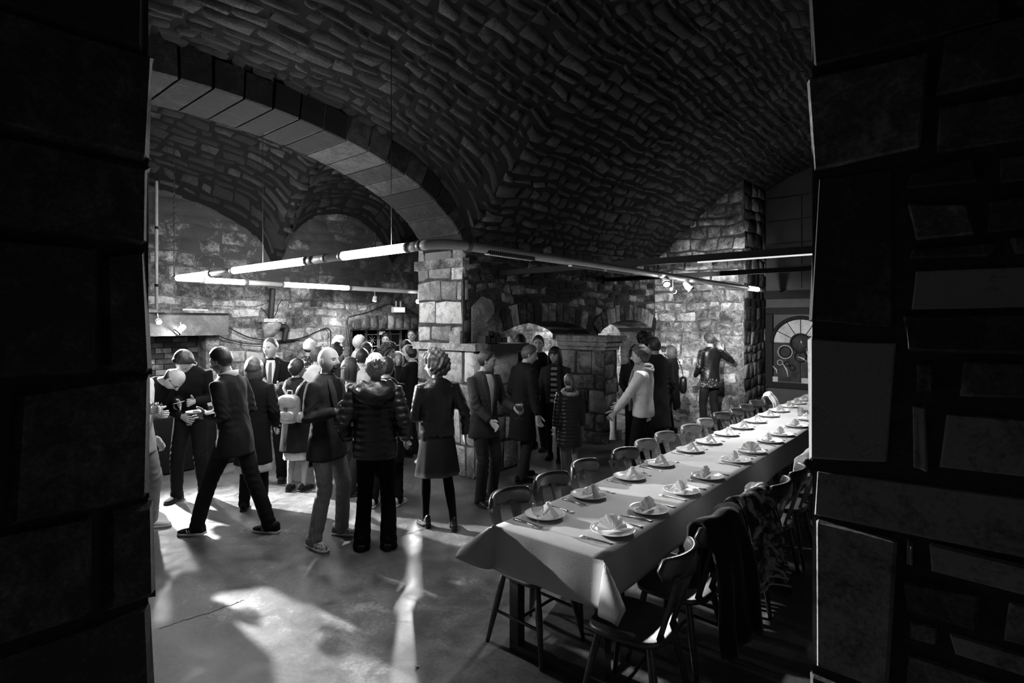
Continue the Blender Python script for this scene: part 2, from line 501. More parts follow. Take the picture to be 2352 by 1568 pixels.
# shallow spalled patches in the concrete
# ------------------------------------------------------------------ vault shapes
A0, A1, ARC_HW = -5.0, -5.75, 3.05
def z_big(b):
    x = np.clip((np.asarray(b, float) - 2.0) / ARC_HW, -1, 1)
    return 2.75 + 1.2 * np.sqrt(np.maximum(0, 1 - x * x))
def z_wall(b):
    b = np.asarray(b, float)
    return np.where(b < 5.05, z_big(b) + .28, 3.03 + np.clip(b - 5.05, 0, 5) * .03)
VC = 5.0
def vault_pt(b, t_):
    b = np.asarray(b, float); t_ = np.asarray(t_, float)
    a = A0 + 3.1 * t_
    z = 3.05 + (VC - 3.05) * np.sin(np.pi / 2 * np.clip(t_, 0, 2)) + (z_wall(b) - 3.05) * np.clip(1 - t_, 0, 1) ** 2.6
    return Wn(a, b, z)
def num_normal(f, p, q, inward):
    e = 1e-3
    n = np.cross(f(p + e, q) - f(p - e, q), f(p, q + e) - f(p, q - e))
    n /= np.linalg.norm(n, axis=-1)[..., None] + 1e-12
    s = np.sign(np.sum(n * inward, -1)); s[s == 0] = 1
    return n * s[..., None]
DOWN = Wn(.35, 0, -1)
nb_, nt_ = 64, 40
bb = np.linspace(-2.5, 11.9, nb_); tt = np.linspace(0, 2, nt_)
G = vault_pt(bb[:, None] + 0 * tt[None], tt[None] + 0 * bb[:, None])
ceil = mk('ceiling', G.reshape(-1, 3), np.array([(i * nt_ + j, i * nt_ + j + 1, (i + 1) * nt_ + j + 1, (i + 1) * nt_ + j) for i in range(nb_ - 1) for j in range(nt_ - 1)]), M['vault_mortar'], tone=.5)
struct(ceil, 'dark rubble stone barrel vault over the hall')
stones(ceil, courses(1.0, 11.8, 0.004, 1.55, .036, .27, .35, .5, 11), vault_pt,
       lambda p, q: num_normal(vault_pt, p, q, DOWN), .034, .030, M['vault'], seed=5, most=300, jit=.8, bevel=.03, qs=4.0, warp=.022)

# side aisle vault
def z_aisle_wall(b):
    b = np.asarray(b, float)
    def e(c, hw, rise): return rise * np.sqrt(np.maximum(0, 1 - np.clip((b - c) / hw, -1, 1) ** 2))
    return 3.0 + np.where(b < 4.75, e(1.9, 2.85, 1.05), np.where(b < 5.05, 0, np.where(b < 7.4, e(6.2, 1.18, 1.05), e(8.9, 1.5, .9))))
AW = -9.5
def aisle_pt(b, u):
    b = np.asarray(b, float); u = np.asarray(u, float)
    a = A1 + (AW - A1) * u
    zl = np.where(b < 5.05, z_big(b) + .10, 3.0); zr = z_aisle_wall(b)
    u = np.clip(u, 0, 1)
    z = 3.0 + 1.75 * np.sin(np.pi * u) ** .8 + (zl - 3.0) * (1 - u) ** 3 + (zr - 3.0) * u ** 3
    return Wn(a, b, z)
bb = np.linspace(-2.5, 10.5, 90); tt = np.linspace(0, 1, 30)
G = aisle_pt(bb[:, None] + 0 * tt[None], tt[None] + 0 * bb[:, None])
ceil2 = mk('ceiling', G.reshape(-1, 3), np.array([(i * 30 + j, i * 30 + j + 1, (i + 1) * 30 + j + 1, (i + 1) * 30 + j) for i in range(89) for j in range(29)]), M['vault_mortar'], tone=.5)
struct(ceil2, 'dark groined stone vault over the side aisle')
stones(ceil2, courses(-1.2, 10.4, .01, .99, .030, .30, .35, .5, 12), aisle_pt,
       lambda p, q: num_normal(aisle_pt, p, q, Wn(0, 0, -1)), .030, .028, M['vault'], seed=6, most=300, jit=.8, bevel=.03, qs=5.0, warp=.022)

# ------------------------------------------------------------------ walls
def wall_mesh(name, S, p0, p1, q0, q1, mat, label, hole=None, np_=40, nq=24):
    P = np.linspace(p0, p1, np_); Q = np.linspace(q0, q1, nq)
    if hole: 
        P = np.unique(np.concatenate([P, [hole[0], hole[1]]])); Q = np.unique(np.concatenate([Q, [hole[2], hole[3]]]))
    np_, nq = len(P), len(Q)
    G = S(P[:, None] + 0 * Q[None], Q[None] + 0 * P[:, None])
    F = []
    for i in range(np_ - 1):
        for j in range(nq - 1):
            if hole:
                x, y = (P[i] + P[i + 1]) / 2, (Q[j] + Q[j + 1]) / 2
                if hole[0] < x < hole[1] and hole[2] < y < hole[3]: continue
            F.append((i * nq + j, (i + 1) * nq + j, (i + 1) * nq + j + 1, i * nq + j + 1))
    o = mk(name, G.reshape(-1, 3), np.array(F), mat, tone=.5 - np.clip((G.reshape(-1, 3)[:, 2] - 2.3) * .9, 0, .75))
    return struct(o, label)

# aisle wall with the low doorway and the fireplace
DOOR = (6.45, 8.13, -1, 1.81); FIRE = (1.9, 3.55, -1, 1.76)
S, N = flat_face('b', AW, 1)
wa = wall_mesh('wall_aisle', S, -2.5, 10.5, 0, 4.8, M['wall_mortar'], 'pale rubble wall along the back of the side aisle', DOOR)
LINTEL = (6.25, 8.33, 1.81, 2.12)
def keep_aisle(p, q, p0, p1, q0, q1):
    k = ~((p1 > DOOR[0]) & (p0 < DOOR[1]) & (q0 < DOOR[3] - .02))
    k &= ~((p1 > LINTEL[0]) & (p0 < LINTEL[1]) & (q1 > LINTEL[2]) & (q0 < LINTEL[3]))
    k &= ~((p1 > 1.7) & (p0 < 3.72) & (q0 < 2.13))
    k &= q < z_aisle_wall(p) + .1
    return k
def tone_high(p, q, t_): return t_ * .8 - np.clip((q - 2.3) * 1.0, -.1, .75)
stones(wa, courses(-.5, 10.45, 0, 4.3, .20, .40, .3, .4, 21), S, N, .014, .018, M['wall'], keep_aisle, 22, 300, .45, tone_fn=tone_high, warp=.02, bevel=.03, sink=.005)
# door lintel: long upright stones in a row
lin = [(6.25 + i * .208, 6.25 + (i + 1) * .208, 1.81, 2.12) for i in range(10)]
stones(wa, lin, S, N, .04, .018, M['wall'], None, 23, 20, .2, name='lintel_stone')
# the dark room beyond the doorway
mb = MB()
wbox(mb, -12.2, -12.1, 5.2, 9.4, -.05, 2.6); wbox(mb, -12.2, -9.55, 5.1, 5.2, -.05, 2.6); wbox(mb, -12.2, -9.55, 9.4, 9.5, -.05, 2.6)
wbox(mb, -12.2, -9.55, 5.1, 9.5, 2.5, 2.6); wbox(mb, -12.2, -9.5, 5.1, 9.5, -.06, -.002)
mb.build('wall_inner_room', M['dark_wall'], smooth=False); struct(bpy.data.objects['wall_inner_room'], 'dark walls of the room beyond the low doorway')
mb = MB(); wbox(mb, -9.95, -9.5, 6.38, 6.45, 0, 1.81); wbox(mb, -9.95, -9.5, 8.13, 8.2, 0, 1.81); wbox(mb, -9.95, -9.5, 6.38, 8.2, 1.80, 1.86)
struct(mb.build('trim_1', M['arcade'], smooth=False, tone=.4), 'stone reveal of the low doorway')

# end wall behind arches and people
S, N = flat_face('a', 10.5, -1)
wb = wall_mesh('wall_back', S, -9.5, -3.26, 0, 5.2, M['wall_mortar'], 'brightly lit rough stone wall at the end of the hall')
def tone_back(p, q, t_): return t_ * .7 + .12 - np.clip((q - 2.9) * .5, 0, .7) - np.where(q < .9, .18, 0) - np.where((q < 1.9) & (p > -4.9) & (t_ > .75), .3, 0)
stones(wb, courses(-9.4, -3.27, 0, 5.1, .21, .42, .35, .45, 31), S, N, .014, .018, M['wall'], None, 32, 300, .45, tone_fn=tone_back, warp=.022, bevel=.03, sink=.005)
# return of the wall into the recess
S, N = flat_face('b', -3.26, 1)
wr = wall_mesh('wall_recess_side', S, 10.5, 11.9, 0, 5.0, M['arcade_mortar'], 'rough stone return wall beside the arched window')
stones(wr, courses(10.5, 11.85, 0, 4.9, .22, .36, .3, .4, 33), S, N, .012, .015, M['arcade'], None, 34, 120, .5, warp=.02, sink=.005)
# recess end wall: dark boards
mb = MB(); wbox(mb, -3.3, 3.0, 11.84, 12.0, 0, 5.2)
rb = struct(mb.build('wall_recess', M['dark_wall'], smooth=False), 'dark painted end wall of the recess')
for i, (z0, z1) in enumerate([(2.62, 3.05), (3.07, 3.5), (3.52, 3.95), (3.97, 4.4)]):
    for j in range(5):
        mb = MB(); wbox(mb, -3.2 + j * .62, -2.6 + j * .62, 11.80, 11.835, z0, z1); mb.build('panel', M['dark_wall'], rb, False)
mb = MB(); wbox(mb, -3.24, 1.0, 11.68, 11.84, 2.42, 2.58); mb.build('beam', M['black_steel'], rb, False)
mb = MB(); wbox(mb, -3.2, .6, 11.79, 11.84, .02, .80); mb.build('dado_board', plain('dull dado board', .035, .6, .3), rb, False)

# ------------------------------------------------------------------ arcade wall with one wide and two low arches
ARCH = [(5.66, 8.0, 1.75, .24), (8.30, 10.42, 1.75, .26)]
def z_low(b):
    b = np.asarray(b, float)
    z = np.where(b < -1.05, 0.0, np.where(b < 5.05, z_big(b), 1.66))
    for b0, b1, zs, rise in ARCH:
        x = np.clip((b - (b0 + b1) / 2) / ((b1 - b0) / 2), -1, 1)
        z = np.where((b > b0) & (b < b1), zs + rise * np.sqrt(np.maximum(0, 1 - x * x) * .6 + .4 * np.maximum(0, 1 - x * x) ** 2), z)
    return np.where((b > 8.0) & (b < 8.3), 1.7, np.where(b > 10.42, 0, z))
bs = np.unique(np.concatenate([np.linspace(-2.4, 10.5, 150), [-1.05, -1.04, 5.04, 5.06, 5.66, 5.661, 8.0, 7.999, 8.3, 8.301, 10.42, 10.419]]))
zl = z_low(bs); zt = np.maximum(z_wall(bs) + .25, zl + .3)
n = len(bs)
V = np.concatenate([Wn(A0 + 0 * bs, bs, zl), Wn(A0 + 0 * bs, bs, zt), Wn(A1 + 0 * bs, bs, zl), Wn(A1 + 0 * bs, bs, zt)])
F = []
for i in range(n - 1):
    F += [(i, i + 1, n + i + 1, n + i), (2 * n + i, 3 * n + i, 3 * n + i + 1, 2 * n + i + 1), (i, 2 * n + i, 2 * n + i + 1, i + 1)]
warc = struct(mk('wall_arcade', V, F, M['arcade_mortar'], smooth=False, tone=.4), 'weathered arcade wall with one wide arch and two low arches')
S, N = flat_face('b', A0, 1)
RING = .26
def keep_arc(p, q, p0, p1, q0, q1):
    lo = np.maximum(np.maximum(z_low(p0), z_low(p1)), z_low(p))
    return (q0 > lo + RING - .04) & (q < z_wall(p) + .05) & (p > 5.0) & ~((p0 < 5.66) & (q0 < 2.32))
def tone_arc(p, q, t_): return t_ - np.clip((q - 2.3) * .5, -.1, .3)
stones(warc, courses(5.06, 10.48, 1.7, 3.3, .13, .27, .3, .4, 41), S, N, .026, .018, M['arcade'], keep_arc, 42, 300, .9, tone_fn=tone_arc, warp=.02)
# voussoirs
def voussoirs(b0, b1, zf, count, ring, a_front, a_back, mat, seed, tmin=0, tmax=1):
    r = random.Random(seed)
    bsx = np.linspace(b0, b1, 400); zz = zf(bsx)
    d = np.concatenate([[0], np.cumsum(np.hypot(np.diff(bsx), np.diff(zz)))])
    cuts = np.linspace(0, d[-1], count + 1)
    for i in range(count):
        g = .012
        sb = np.interp([cuts[i] + g, (cuts[i] + cuts[i + 1]) / 2, cuts[i + 1] - g], d, bsx); sz = np.interp([cuts[i] + g, (cuts[i] + cuts[i + 1]) / 2, cuts[i + 1] - g], d, zz)
        V = []; k = ring * r.uniform(.9, 1.1); off = r.uniform(-.012, .012)
        for a_, ins in ((a_front + .03 + off, 0), (a_front + .01, -.012), (a_back, -.012)):
            for m in range(3):
                e = .01; tb = np.interp(np.interp(sb[m], bsx, d) + .02, d, bsx) - np.interp(np.interp(sb[m], bsx, d) - .02, d, bsx)
                tz = np.interp(np.interp(sb[m], bsx, d) + .02, d, zz) - np.interp(np.interp(sb[m], bsx, d) - .02, d, zz)
                L = math.hypot(tb, tz) + 1e-9; nb, nz = -tz / L, tb / L
                if nz < 0: nb, nz = -nb, -nz
                V.append(W(a_, sb[m] + nb * ins, sz[m] + nz * (ins if ins else -.004)))
                V.append(W(a_, sb[m] + nb * k, sz[m] + nz * k))
        F = []
        for s_ in range(2):
            o_ = s_ * 2
            F.append((o_, o_ + 2, o_ + 3, o_ + 1))                          # front
            F.append((o_, 6 + o_, 6 + o_ + 2, o_ + 2)); F.append((6 + o_, 12 + o_, 12 + o_ + 2, 6 + o_ + 2))   # soffit
            F.append((12 + o_, 12 + o_ + 1, 12 + o_ + 3, 12 + o_ + 2))
            F.append((o_ + 1, o_ + 3, 6 + o_ + 3, 6 + o_ + 1)); F.append((7 + o_, 7 + o_ + 2, 13 + o_ + 2, 13 + o_))
        F += [(0, 1, 7, 6), (6, 7, 13, 12), (4, 10, 11, 5), (10, 16, 17, 11)]
        mk('voussoir', np.array(V), F, mat, warc, False, tone=r.random())
voussoirs(-1.04, 5.04, z_big, 26, RING, A0, A1, M['arch_dark'], 51)
for k, (b0, b1, zs, rise) in enumerate(ARCH):
    voussoirs(b0 + .002, b1 - .002, z_low, 14, .27, A0, A1, M['arcade'], 52 + k)

# ------------------------------------------------------------------ the big pillar
def block_faces(parent, a0, a1, b0, b1, z0, z1, h, l, mat, seed, faces='fr', depth=.008, gap=.012, tone_fn=None, most=300):
    if 'f' in faces:
        S, N = flat_face('a', b0, -1); stones(parent, courses(a0, a1, z0, z1, h, l, .25, .3, seed), S, N, depth, gap, mat, None, seed + 1, most, .6, tone_fn=tone_fn, warp=.012, sink=.024, rough=.5)
    if 'r' in faces:
        S, N = flat_face('b', a1, 1); stones(parent, courses(b0, b1, z0, z1, h, l, .25, .3, seed + 2), S, N, depth, gap, mat, None, seed + 3, most, .6, tone_fn=tone_fn, warp=.012, sink=.024, rough=.5)
def rel(root, mb_fn):
    pass
pil = empty('stone_pillar'); 
tag(pil, 'massive pale stone pillar in the middle with a ledge and sooty niche', 'pillar')
mb = MB(); wbox(mb, -5.86, -4.806, 5.026, 5.88, 0, 1.60); mb.build('base_block', M['arcade_mortar'], pil, False, tone=.6)
mb = MB(); wbox(mb, -5.86, -5.006, 5.026, 5.66, 1.60, 3.06); mb.build('shaft', M['arcade_mortar'], pil, False, tone=.6)
block_faces(pil, -5.87, -4.80, 5.02, 5.88, 0, 1.6, .40, .52, M['pillar'], 61)
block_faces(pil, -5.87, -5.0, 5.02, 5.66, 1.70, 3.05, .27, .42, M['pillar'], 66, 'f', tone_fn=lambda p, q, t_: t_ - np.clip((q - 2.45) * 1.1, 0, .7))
block_faces(pil, -5.87, -5.0, 5.02, 5.16, 1.70, 3.05, .27, .2, M['arcade'], 68, 'r')
mb = MB(); wbox(mb, -5.92, -4.74, 4.97, 5.20, 1.60, 1.69); mb.build('ledge', M['pillar'], pil, False, tone=.45)
mb = MB(); wbox(mb, -5.6, -4.70, 5.20, 6.0, 1.57, 1.68); mb.build('ledge', M['dark_wall'], pil, False)
# sooty plaster panel with pointed head on the pillar's right side
pts = [(5.17, 1.70), (5.60, 1.70), (5.60, 2.18), (5.54, 2.26), (5.36, 2.30), (5.17, 2.16)]
V = [W(-4.985, b, z) for b, z in pts] + [W(-5.05, b, z) for b, z in pts]; k = len(pts)
mk('plaster_panel', np.array(V), [tuple(range(k)), tuple(range(2 * k - 1, k - 1, -1))] + [(i, k + i, k + (i + 1) % k, (i + 1) % k) for i in range(k)], M['plaster'], pil, False, tone=.5)
for i, (b, z, h) in enumerate([(5.22, 1.69, .10), (5.33, 1.69, .07), (5.44, 1.69, .12), (5.56, 1.69, .07), (5.28, 1.79, .06), (5.40, 1.77, .06)]):
    mb = MB(); wbox(mb, -4.95, -4.80, b, b + .09, z, z + h); mb.build('burnt_brick', M['dark_wall'], pil, False)
mb = MB(); wbox(mb, -5.22, -5.02, 4.99, 5.07, 1.69, 1.85)
tag(mb.build('stone_block', M['pillar'], None, False, tone=.3), 'small squared grey stone block set on the pillar ledge', 'stone block')
# springer of the wide arch on the pillar's left
mb = MB(); wbox(mb, -5.90, -4.97, 4.98, 5.10, 2.66, 2.78); mb.build('impost', M['arcade'], pil, False, tone=.8)

# second pier with moulded capital
pier = empty('stone_pier'); tag(pier, 'square stone pier with moulded capital between the two low arches', 'pier')
mb = MB(); wbox(mb, -5.53, -4.646, 7.906, 8.30, 0, 1.5); mb.build('core', M['arcade_mortar'], pier, False, tone=.5)
block_faces(pier, -5.53, -4.64, 7.90, 8.30, .16, 1.5, .32, .42, M['arcade'], 71, 'fr', .015, .014, tone_fn=lambda p, q, t_: t_ * .5 + .45)
for (dz0, dz1, e) in [(1.50, 1.56, .03), (1.56, 1.64, .07), (1.64, 1.74, .12)]:
    mb = MB(); wbox(mb, -5.53, -4.64 + e, 7.90 - e, 8.30 + e, dz0 + .004, dz1 - .002); mb.build('capital_moulding', M['arcade'], pier, False, tone=.85)
mb = MB(); wbox(mb, -5.56, -4.58, 7.84, 8.36, 0, .16); mb.build('plinth', M['arcade'], pier, False, tone=.7)

# ------------------------------------------------------------------ near wall on the right (dark doorway stones)
mb = MB(); wbox(mb, -.346, 2.6, 1.694, 2.6, 0, 5.2)
wrt = struct(mb.build('wall_right', M['jamb_mortar'], smooth=False, tone=.5), 'dark stone wall beside the camera on the right')
S, N = flat_face('a', 1.698, -1)
e0 = -.353
def rr(s0, s1, z0, z1): return (e0 + s0 * .805, e0 + s1 * .805, CAM_H + (z0 - CAM_H) * .805, CAM_H + (z1 - CAM_H) * .805)
RW = [rr(0, .245, 1.49, 1.93), rr(0, .245, 1.94, 2.44), rr(0, .32, 2.46, 2.8), rr(0, .85, 1.305, 1.475), rr(0, .245, .80, 1.295), rr(0, .245, .3, .79),
      rr(.26, .45, 2.345, 2.44), rr(.46, .9, 2.345, 2.44), rr(.265, .44, 2.215, 2.335), rr(.46, .9, 2.215, 2.335), rr(.265, .49, 2.135, 2.205), rr(.50, .9, 2.135, 2.205),
      rr(.28, .9, 1.99, 2.125), rr(.26, .9, 1.865, 1.98), rr(.285, .35, 1.725, 1.855), rr(.385, .75, 1.725, 1.855), rr(.27, .33, 1.50, 1.71), rr(.34, .9, 1.50, 1.715),
      rr(.26, .295, 1.19, 1.295), rr(.315, .8, 1.19, 1.295), rr(.26, .46, 1.06, 1.18), rr(.48, .9, 1.06, 1.18), rr(.26, .36, .97, 1.05), rr(.37, .9, .97, 1.05),
      rr(.26, .55, .84, .96), rr(.56, .9, .84, .96), rr(.26, .7, .7, .83), rr(.34, .9, 2.46, 2.62), rr(.34, .8, 2.63, 2.82), rr(0, .5, 2.82, 3.1), rr(.51, .9, 2.84, 3.1), rr(0, .245, -.1, .29), rr(.26, .6, .4, .69), rr(.61, .9, .45, .69), rr(.26, .9, .1, .39)]
stones(wrt, RW, S, N, .017, .011, M['jamb'], None, 81, 300, .6, margin=900, bevel=.010, sink=.004, smooth=False, rough=.15)
# left jamb
mb = MB(); wbox(mb, -3.2, -2.06, -1.6, .63, 0, 5.2)
wl = struct(mb.build('wall_left', M['jamb_mortar'], smooth=False, tone=.3), 'rough dark stone jamb on the left of the doorway')
S, N = flat_face('b', -2.045, 1)
stones(wl, courses(-1.4, .645, 0, 5.0, .34, .5, .25, .35, 91), S, N, .012, .014, M['jamb'], None, 92, 120, .5, margin=900, smooth=False, rough=.3, tone_fn=lambda p, q, t_: t_ * .5 - .1)
S, N = flat_face('a', .63, 1)
# ------------------------------------------------------------------ helpers to place things from the photograph
def ray(x, y): return np.array([(x - 1176) / FPX, 1.0, (HORIZON - y) / FPX])
def on_b(x, y, b):                      # point of the plane b = const
    d = ray(x, y); s = b / (d[0] * SA + d[1] * CA); return d * s + np.array([0, 0, CAM_H])
def on_a(x, y, a):
    d = ray(x, y); s = a / (d[0] * CA - d[1] * SA); return d * s + np.array([0, 0, CAM_H])
def on_z(x, y, z):
    d = ray(x, y); s = (z - CAM_H) / d[2]; return d * s + np.array([0, 0, CAM_H])
def ab(p): return p[0] * CA - p[1] * SA, p[0] * SA + p[1] * CA
def a_at(x, b): return ab(on_b(x, HORIZON, b))[0]
def b_at(x, a): return ab(on_a(x, HORIZON, a))[1]
def copy_tree(o, parent=None):
    c = o.copy(); COL.objects.link(c); c.parent = parent
    for ch in list(o.children): copy_tree(ch, c)
    return c

# ------------------------------------------------------------------ the rectangular loop of tube lights
TZ, TR = 2.53, .036
tl = empty('tube_light', W(-2.93, 2.75, TZ), RZ)
tag(tl, 'white tubular light fitting forming a big rectangle above the crowd', 'light fitting')
def run(axis, start, end, lits, fixed):
    """straight run in the fitting's local axes (x=a, y=b), split where a lit tube sits"""
    def P(s): return (s - -2.93, fixed - 2.75, 0) if axis == 'a' else (fixed - -2.93, s - 2.75, 0)
    sg = 1 if end > start else -1
    cur = start
    for l0, l1 in sorted(lits, key=lambda q: q[0] * sg):
        if sg < 0: l0, l1 = max(l0, l1), min(l0, l1)
        else: l0, l1 = min(l0, l1), max(l0, l1)
        if abs(l0 - cur) > .03: MB().tube([P(cur), P(l0 - sg * .01)], TR, 16).build('housing', M['white_paint'], tl)
        MB().tube([P(l0), P(l1)], TR * 1.0, 16).build('lit_tube', M['tube_lit'], tl)
        for e in (l0, l1): MB().tube([P(e - .02), P(e + .02)], TR * 1.12, 16).build('collar', M['grey_paint'], tl)
        cur = l1 + sg * .01
    if abs(end - cur) > .03: MB().tube([P(cur), P(end)], TR, 16).build('housing', M['white_paint'], tl)
run('a', -3.16, -8.03, [(a_at(785, 2.75), a_at(938, 2.75)), (a_at(535, 2.75), a_at(705, 2.75)), (a_at(407, 2.75), a_at(485, 2.75))], 2.75)
run('b', 2.80, 7.2, [(b_at(465, -8.03), b_at(565, -8.03)), (b_at(648, -8.03), b_at(803, -8.03))], -8.03)
run('b', 2.98, 10.42, [(b_at(1715, -2.93), b_at(1741, -2.93))], -2.93)
bend = [(-.23, 0, 0), (-.15, .004, 0), (-.085, .03, 0), (-.03, .085, 0), (-.004, .15, 0), (0, .23, 0)]
MB().tube(bend, TR * 1.05, 16).build('elbow', M['white_paint'], tl)
MB().sph((-.075, .045, -.0), (.012, .012, .040), 8, 6).build('screw', M['black_steel'], tl)
for (p, q) in [((-.27, 0, 0), (-.23, 0, 0)), ((0, .22, 0), (0, .26, 0)), ((a_at(712, 2.75) + 2.93, 0, 0), (a_at(722, 2.75) + 2.93, 0, 0)), ((a_at(745, 2.75) + 2.93, 0, 0), (a_at(752, 2.75) + 2.93, 0, 0))]:
    MB().tube([p, q], TR * 1.1, 16).build('collar', M['grey_paint'], tl)
g0, g1 = b_at(1115, -2.93) - 2.75, b_at(1222, -2.93) - 2.75
mb = MB(); mb.box(-.012, .034, g0, g1, -.040, -.012); mb.build('grille_tray', M['black_steel'], tl, False)
for k in range(26):
    y = g0 + (g1 - g0) * (k + .5) / 26
    MB().box(-.014, .037, y - .004, y + .004, -.045, -.012).build('grille_slat', M['grey_paint'], tl, False)
for x0, x1 in ((1310, 1385), (1390, 1450)):
    b0, b1 = b_at(x0, -2.93) - 2.75, b_at(x1, -2.93) - 2.75
    MB().box(-.02, .02, b0, b1, -.046, -.03).build('track', M['grey_paint'], tl, False)
# hanging chain at the far corner and short hangers
for k in range(46):
    z = .05 + k * .036
    t = np.linspace(0, 2 * np.pi, 9)[:-1]; ang = (k % 2) * math.pi / 2
    P = [(-5.10 + .010 * math.cos(u) * math.cos(ang), .0 + .010 * math.cos(u) * math.sin(ang), z + .022 * math.sin(u)) for u in t]
    MB().tube(P + [P[0]], .0045, 5).build('chain_link', M['rope'], tl)
for (x, y) in ((-.6, 0), (-2.7, 0), (0, 2.94), (0, 5.75)):
    MB().tube([(x, y, .03), (x, y, 1.6 if y == 0 else .06)], .003, 5).build('hanger', M['rope'], tl)

# steel ties across the hall
for (b, z, a1, lab) in ((5.69, 2.625, .3, 'black steel tie bar across the hall nearest the pillar'), (8.5, 2.70, .6, 'black steel tie bar across the far end of the hall')):
    r = empty('tie_bar', W(-4.97, b, z), RZ); tag(r, lab, 'steel bar')
    MB().box(0, a1 + 4.97, -.03, .03, -.035, .035).build('bar', M['black_steel'], r, False)
    MB().box(-.01, .02, -.08, .08, -.08, .08).build('anchor_plate', M['black_steel'], r, False)
    if b < 6:
        MB().tube([(2.75, -.035, -.045), (4.9, -.035, -.045)], .008, 8).build('bright_rod', M['rod_glow'], r)  # thin bright line under the bar, a rod with an added glow

# ------------------------------------------------------------------ spotlights
def spotlight(loc, direction, label, length=.13, rad=.045, hang=.1, mat='white_paint', lens=True, wall=None):
    loc = Vector(loc); d = Vector(direction).normalized()
    r = empty('spotlight', loc); tag(r, label, 'spotlight', 'spotlights')
    b0 = -d * .045; b1 = -d * length
    MB().tube([tuple(b1), tuple(b1 * .6), tuple(b0)], [rad * .8, rad, rad * 1.02], 16).build('lamp_body', M[mat], r)
    ring = MB(); q = d.to_track_quat('Z', 'Y').to_matrix().to_4x4()
    V, F = lathe([(rad * 1.06, -.02), (rad * 1.06, .0), (rad * .9, .0), (rad * .9, -.02)], 16, True); ring.add(xf(V, q), F); ring.build('bezel', M['black_steel'], r)
    V, F = lathe([(rad * .88, -.012), (rad * .88, -.007)], 16); mk('lens', xf(V, q), F, M['lens_lit'] if lens else M['white_plastic'], r)
    top = Vector((0, 0, hang)) if wall is None else Vector(wall)
    MB().tube([tuple(b1 * .55), tuple(b1 * .55 + top * .5), tuple(b1 * .55 + top)], .008, 6).build('bracket', M['white_paint'], r)
    return r
def lamp_dir(i): return Vector(LAMPS[i][2]) - Vector(LAMPS[i][1])
OFF = lambda v, d, k=.02: Vector(v) - Vector(d).normalized() * k
spotlight(OFF(LAMP_A, lamp_dir(0)), lamp_dir(0), 'glaring spotlight on the fireplace lintel at the left edge', .10, .04, .12, wall=(-.05, .06, .12))
spotlight(OFF(LAMP_A2, lamp_dir(7)), lamp_dir(7), 'glaring spotlight on the fireplace lintel behind the left jamb', .10, .04, .12, wall=(-.03, .05, -.52))
spotlight(OFF(LAMP_B, lamp_dir(1)), lamp_dir(1), 'glaring spotlight on the far tube beside the pillar', .12, .045, .2)
spotlight(OFF(LAMP_C, lamp_dir(2)), lamp_dir(2), 'glaring spotlight on the tube over the table, left one of the pair', .14, .045, .10)
spotlight(OFF(LAMP_D, lamp_dir(3)), lamp_dir(3), 'glaring spotlight on the tube over the table, right one of the pair', .13, .045, .13)
spotlight(OFF(LAMP_E, lamp_dir(4)), lamp_dir(4), 'white cylindrical spotlight between the two glaring ones over the table', .17, .032, .14)
spotlight(OFF(LAMP_F, lamp_dir(5)), lamp_dir(5), 'spotlight in the side room behind the low arches', .12, .045, .3)
spotlight(OFF(LAMP_G, lamp_dir(6)), lamp_dir(6), 'small white spotlight hung before the aisle wall left of the exit lamp', .11, .04, .2)
spotlight(on_a(405, 764, -8.95), (-.35, -.4, -.5), 'white cone spotlight under the fireplace lintel tilted downward', .14, .05, .1, lens=True)

# ------------------------------------------------------------------ fireplace in the aisle wall
fp = empty('fireplace', W(-9.5, 2.7, 0), RZ); tag(fp, 'stone fireplace with heavy lintel at the left end of the aisle wall', 'fireplace')
# local axes x=a+9.5, y=b-2.7
def fbox(name, x0, x1, y0, y1, z0, z1, mat, tone=.5): return MB().box(x0, x1, y0, y1, z0, z1).build(name, M[mat], fp, False, tone)
M['lintel'] = stone_mat('smooth grey lintel stone', .10, .26, .35, .65, .3, 5, .8, .4, .2, .3)
fbox('lintel', .03, .46, -1.1, 1.17, 1.76, 2.10, 'lintel')
fbox('mantel_shelf', .03, .54, -1.1, 1.22, 2.10, 2.14, 'arcade', .8)
fbox('jamb', .03, .34, .88, 1.08, 0, 1.76, 'wall', .7); fbox('jamb', .03, .34, -1.05, -.85, 0, 1.76, 'wall', .5)
fbox('hearth_back', -.02, .03, -.85, .88, 0, 1.75, 'arcade_mortar')
for i in range(21):
    for j in range(8):
        y0 = -.84 + j * .225 - (.11 if i % 2 else 0); y1 = y0 + .212
        y0, y1 = max(y0, -.84), min(y1, .87)
        if y1 - y0 > .05 and y1 > .15: fbox('brick', .03, .052 + .006 * ((i * 7 + j * 3) % 3), y0, y1, .02 + i * .082, .092 + i * .082, 'brick', ((i * 5 + j * 11) % 7) / 7)
for y, z in ((.62, 2.16), (.80, 2.155)):
    fbox('tile_on_shelf', .15, .5, y - .12, y + .05, 2.142, z, 'white_plastic')
# two dark stovepipes above the lintel
for k, (da, db, r_) in enumerate(((.22, .0, .055), (.20, .17, .022))):
    s = empty('stove_pipe', W(-9.5 + da, 2.78 + db, 2.14), RZ); tag(s, ['thick black flue pipe rising from the fireplace', 'thin steel conduit beside the black flue pipe'][k], 'pipe')
    MB().tube([(0, 0, 0), (0, 0, 1.9)], r_, 14).build('pipe', M['black_steel' if k == 0 else 'grey_paint'], s)
    for z in (.35, 1.2): MB().tube([(0, 0, z), (0, 0, z + .03)], r_ * 1.15, 14).build('clamp', M['black_steel'], s)
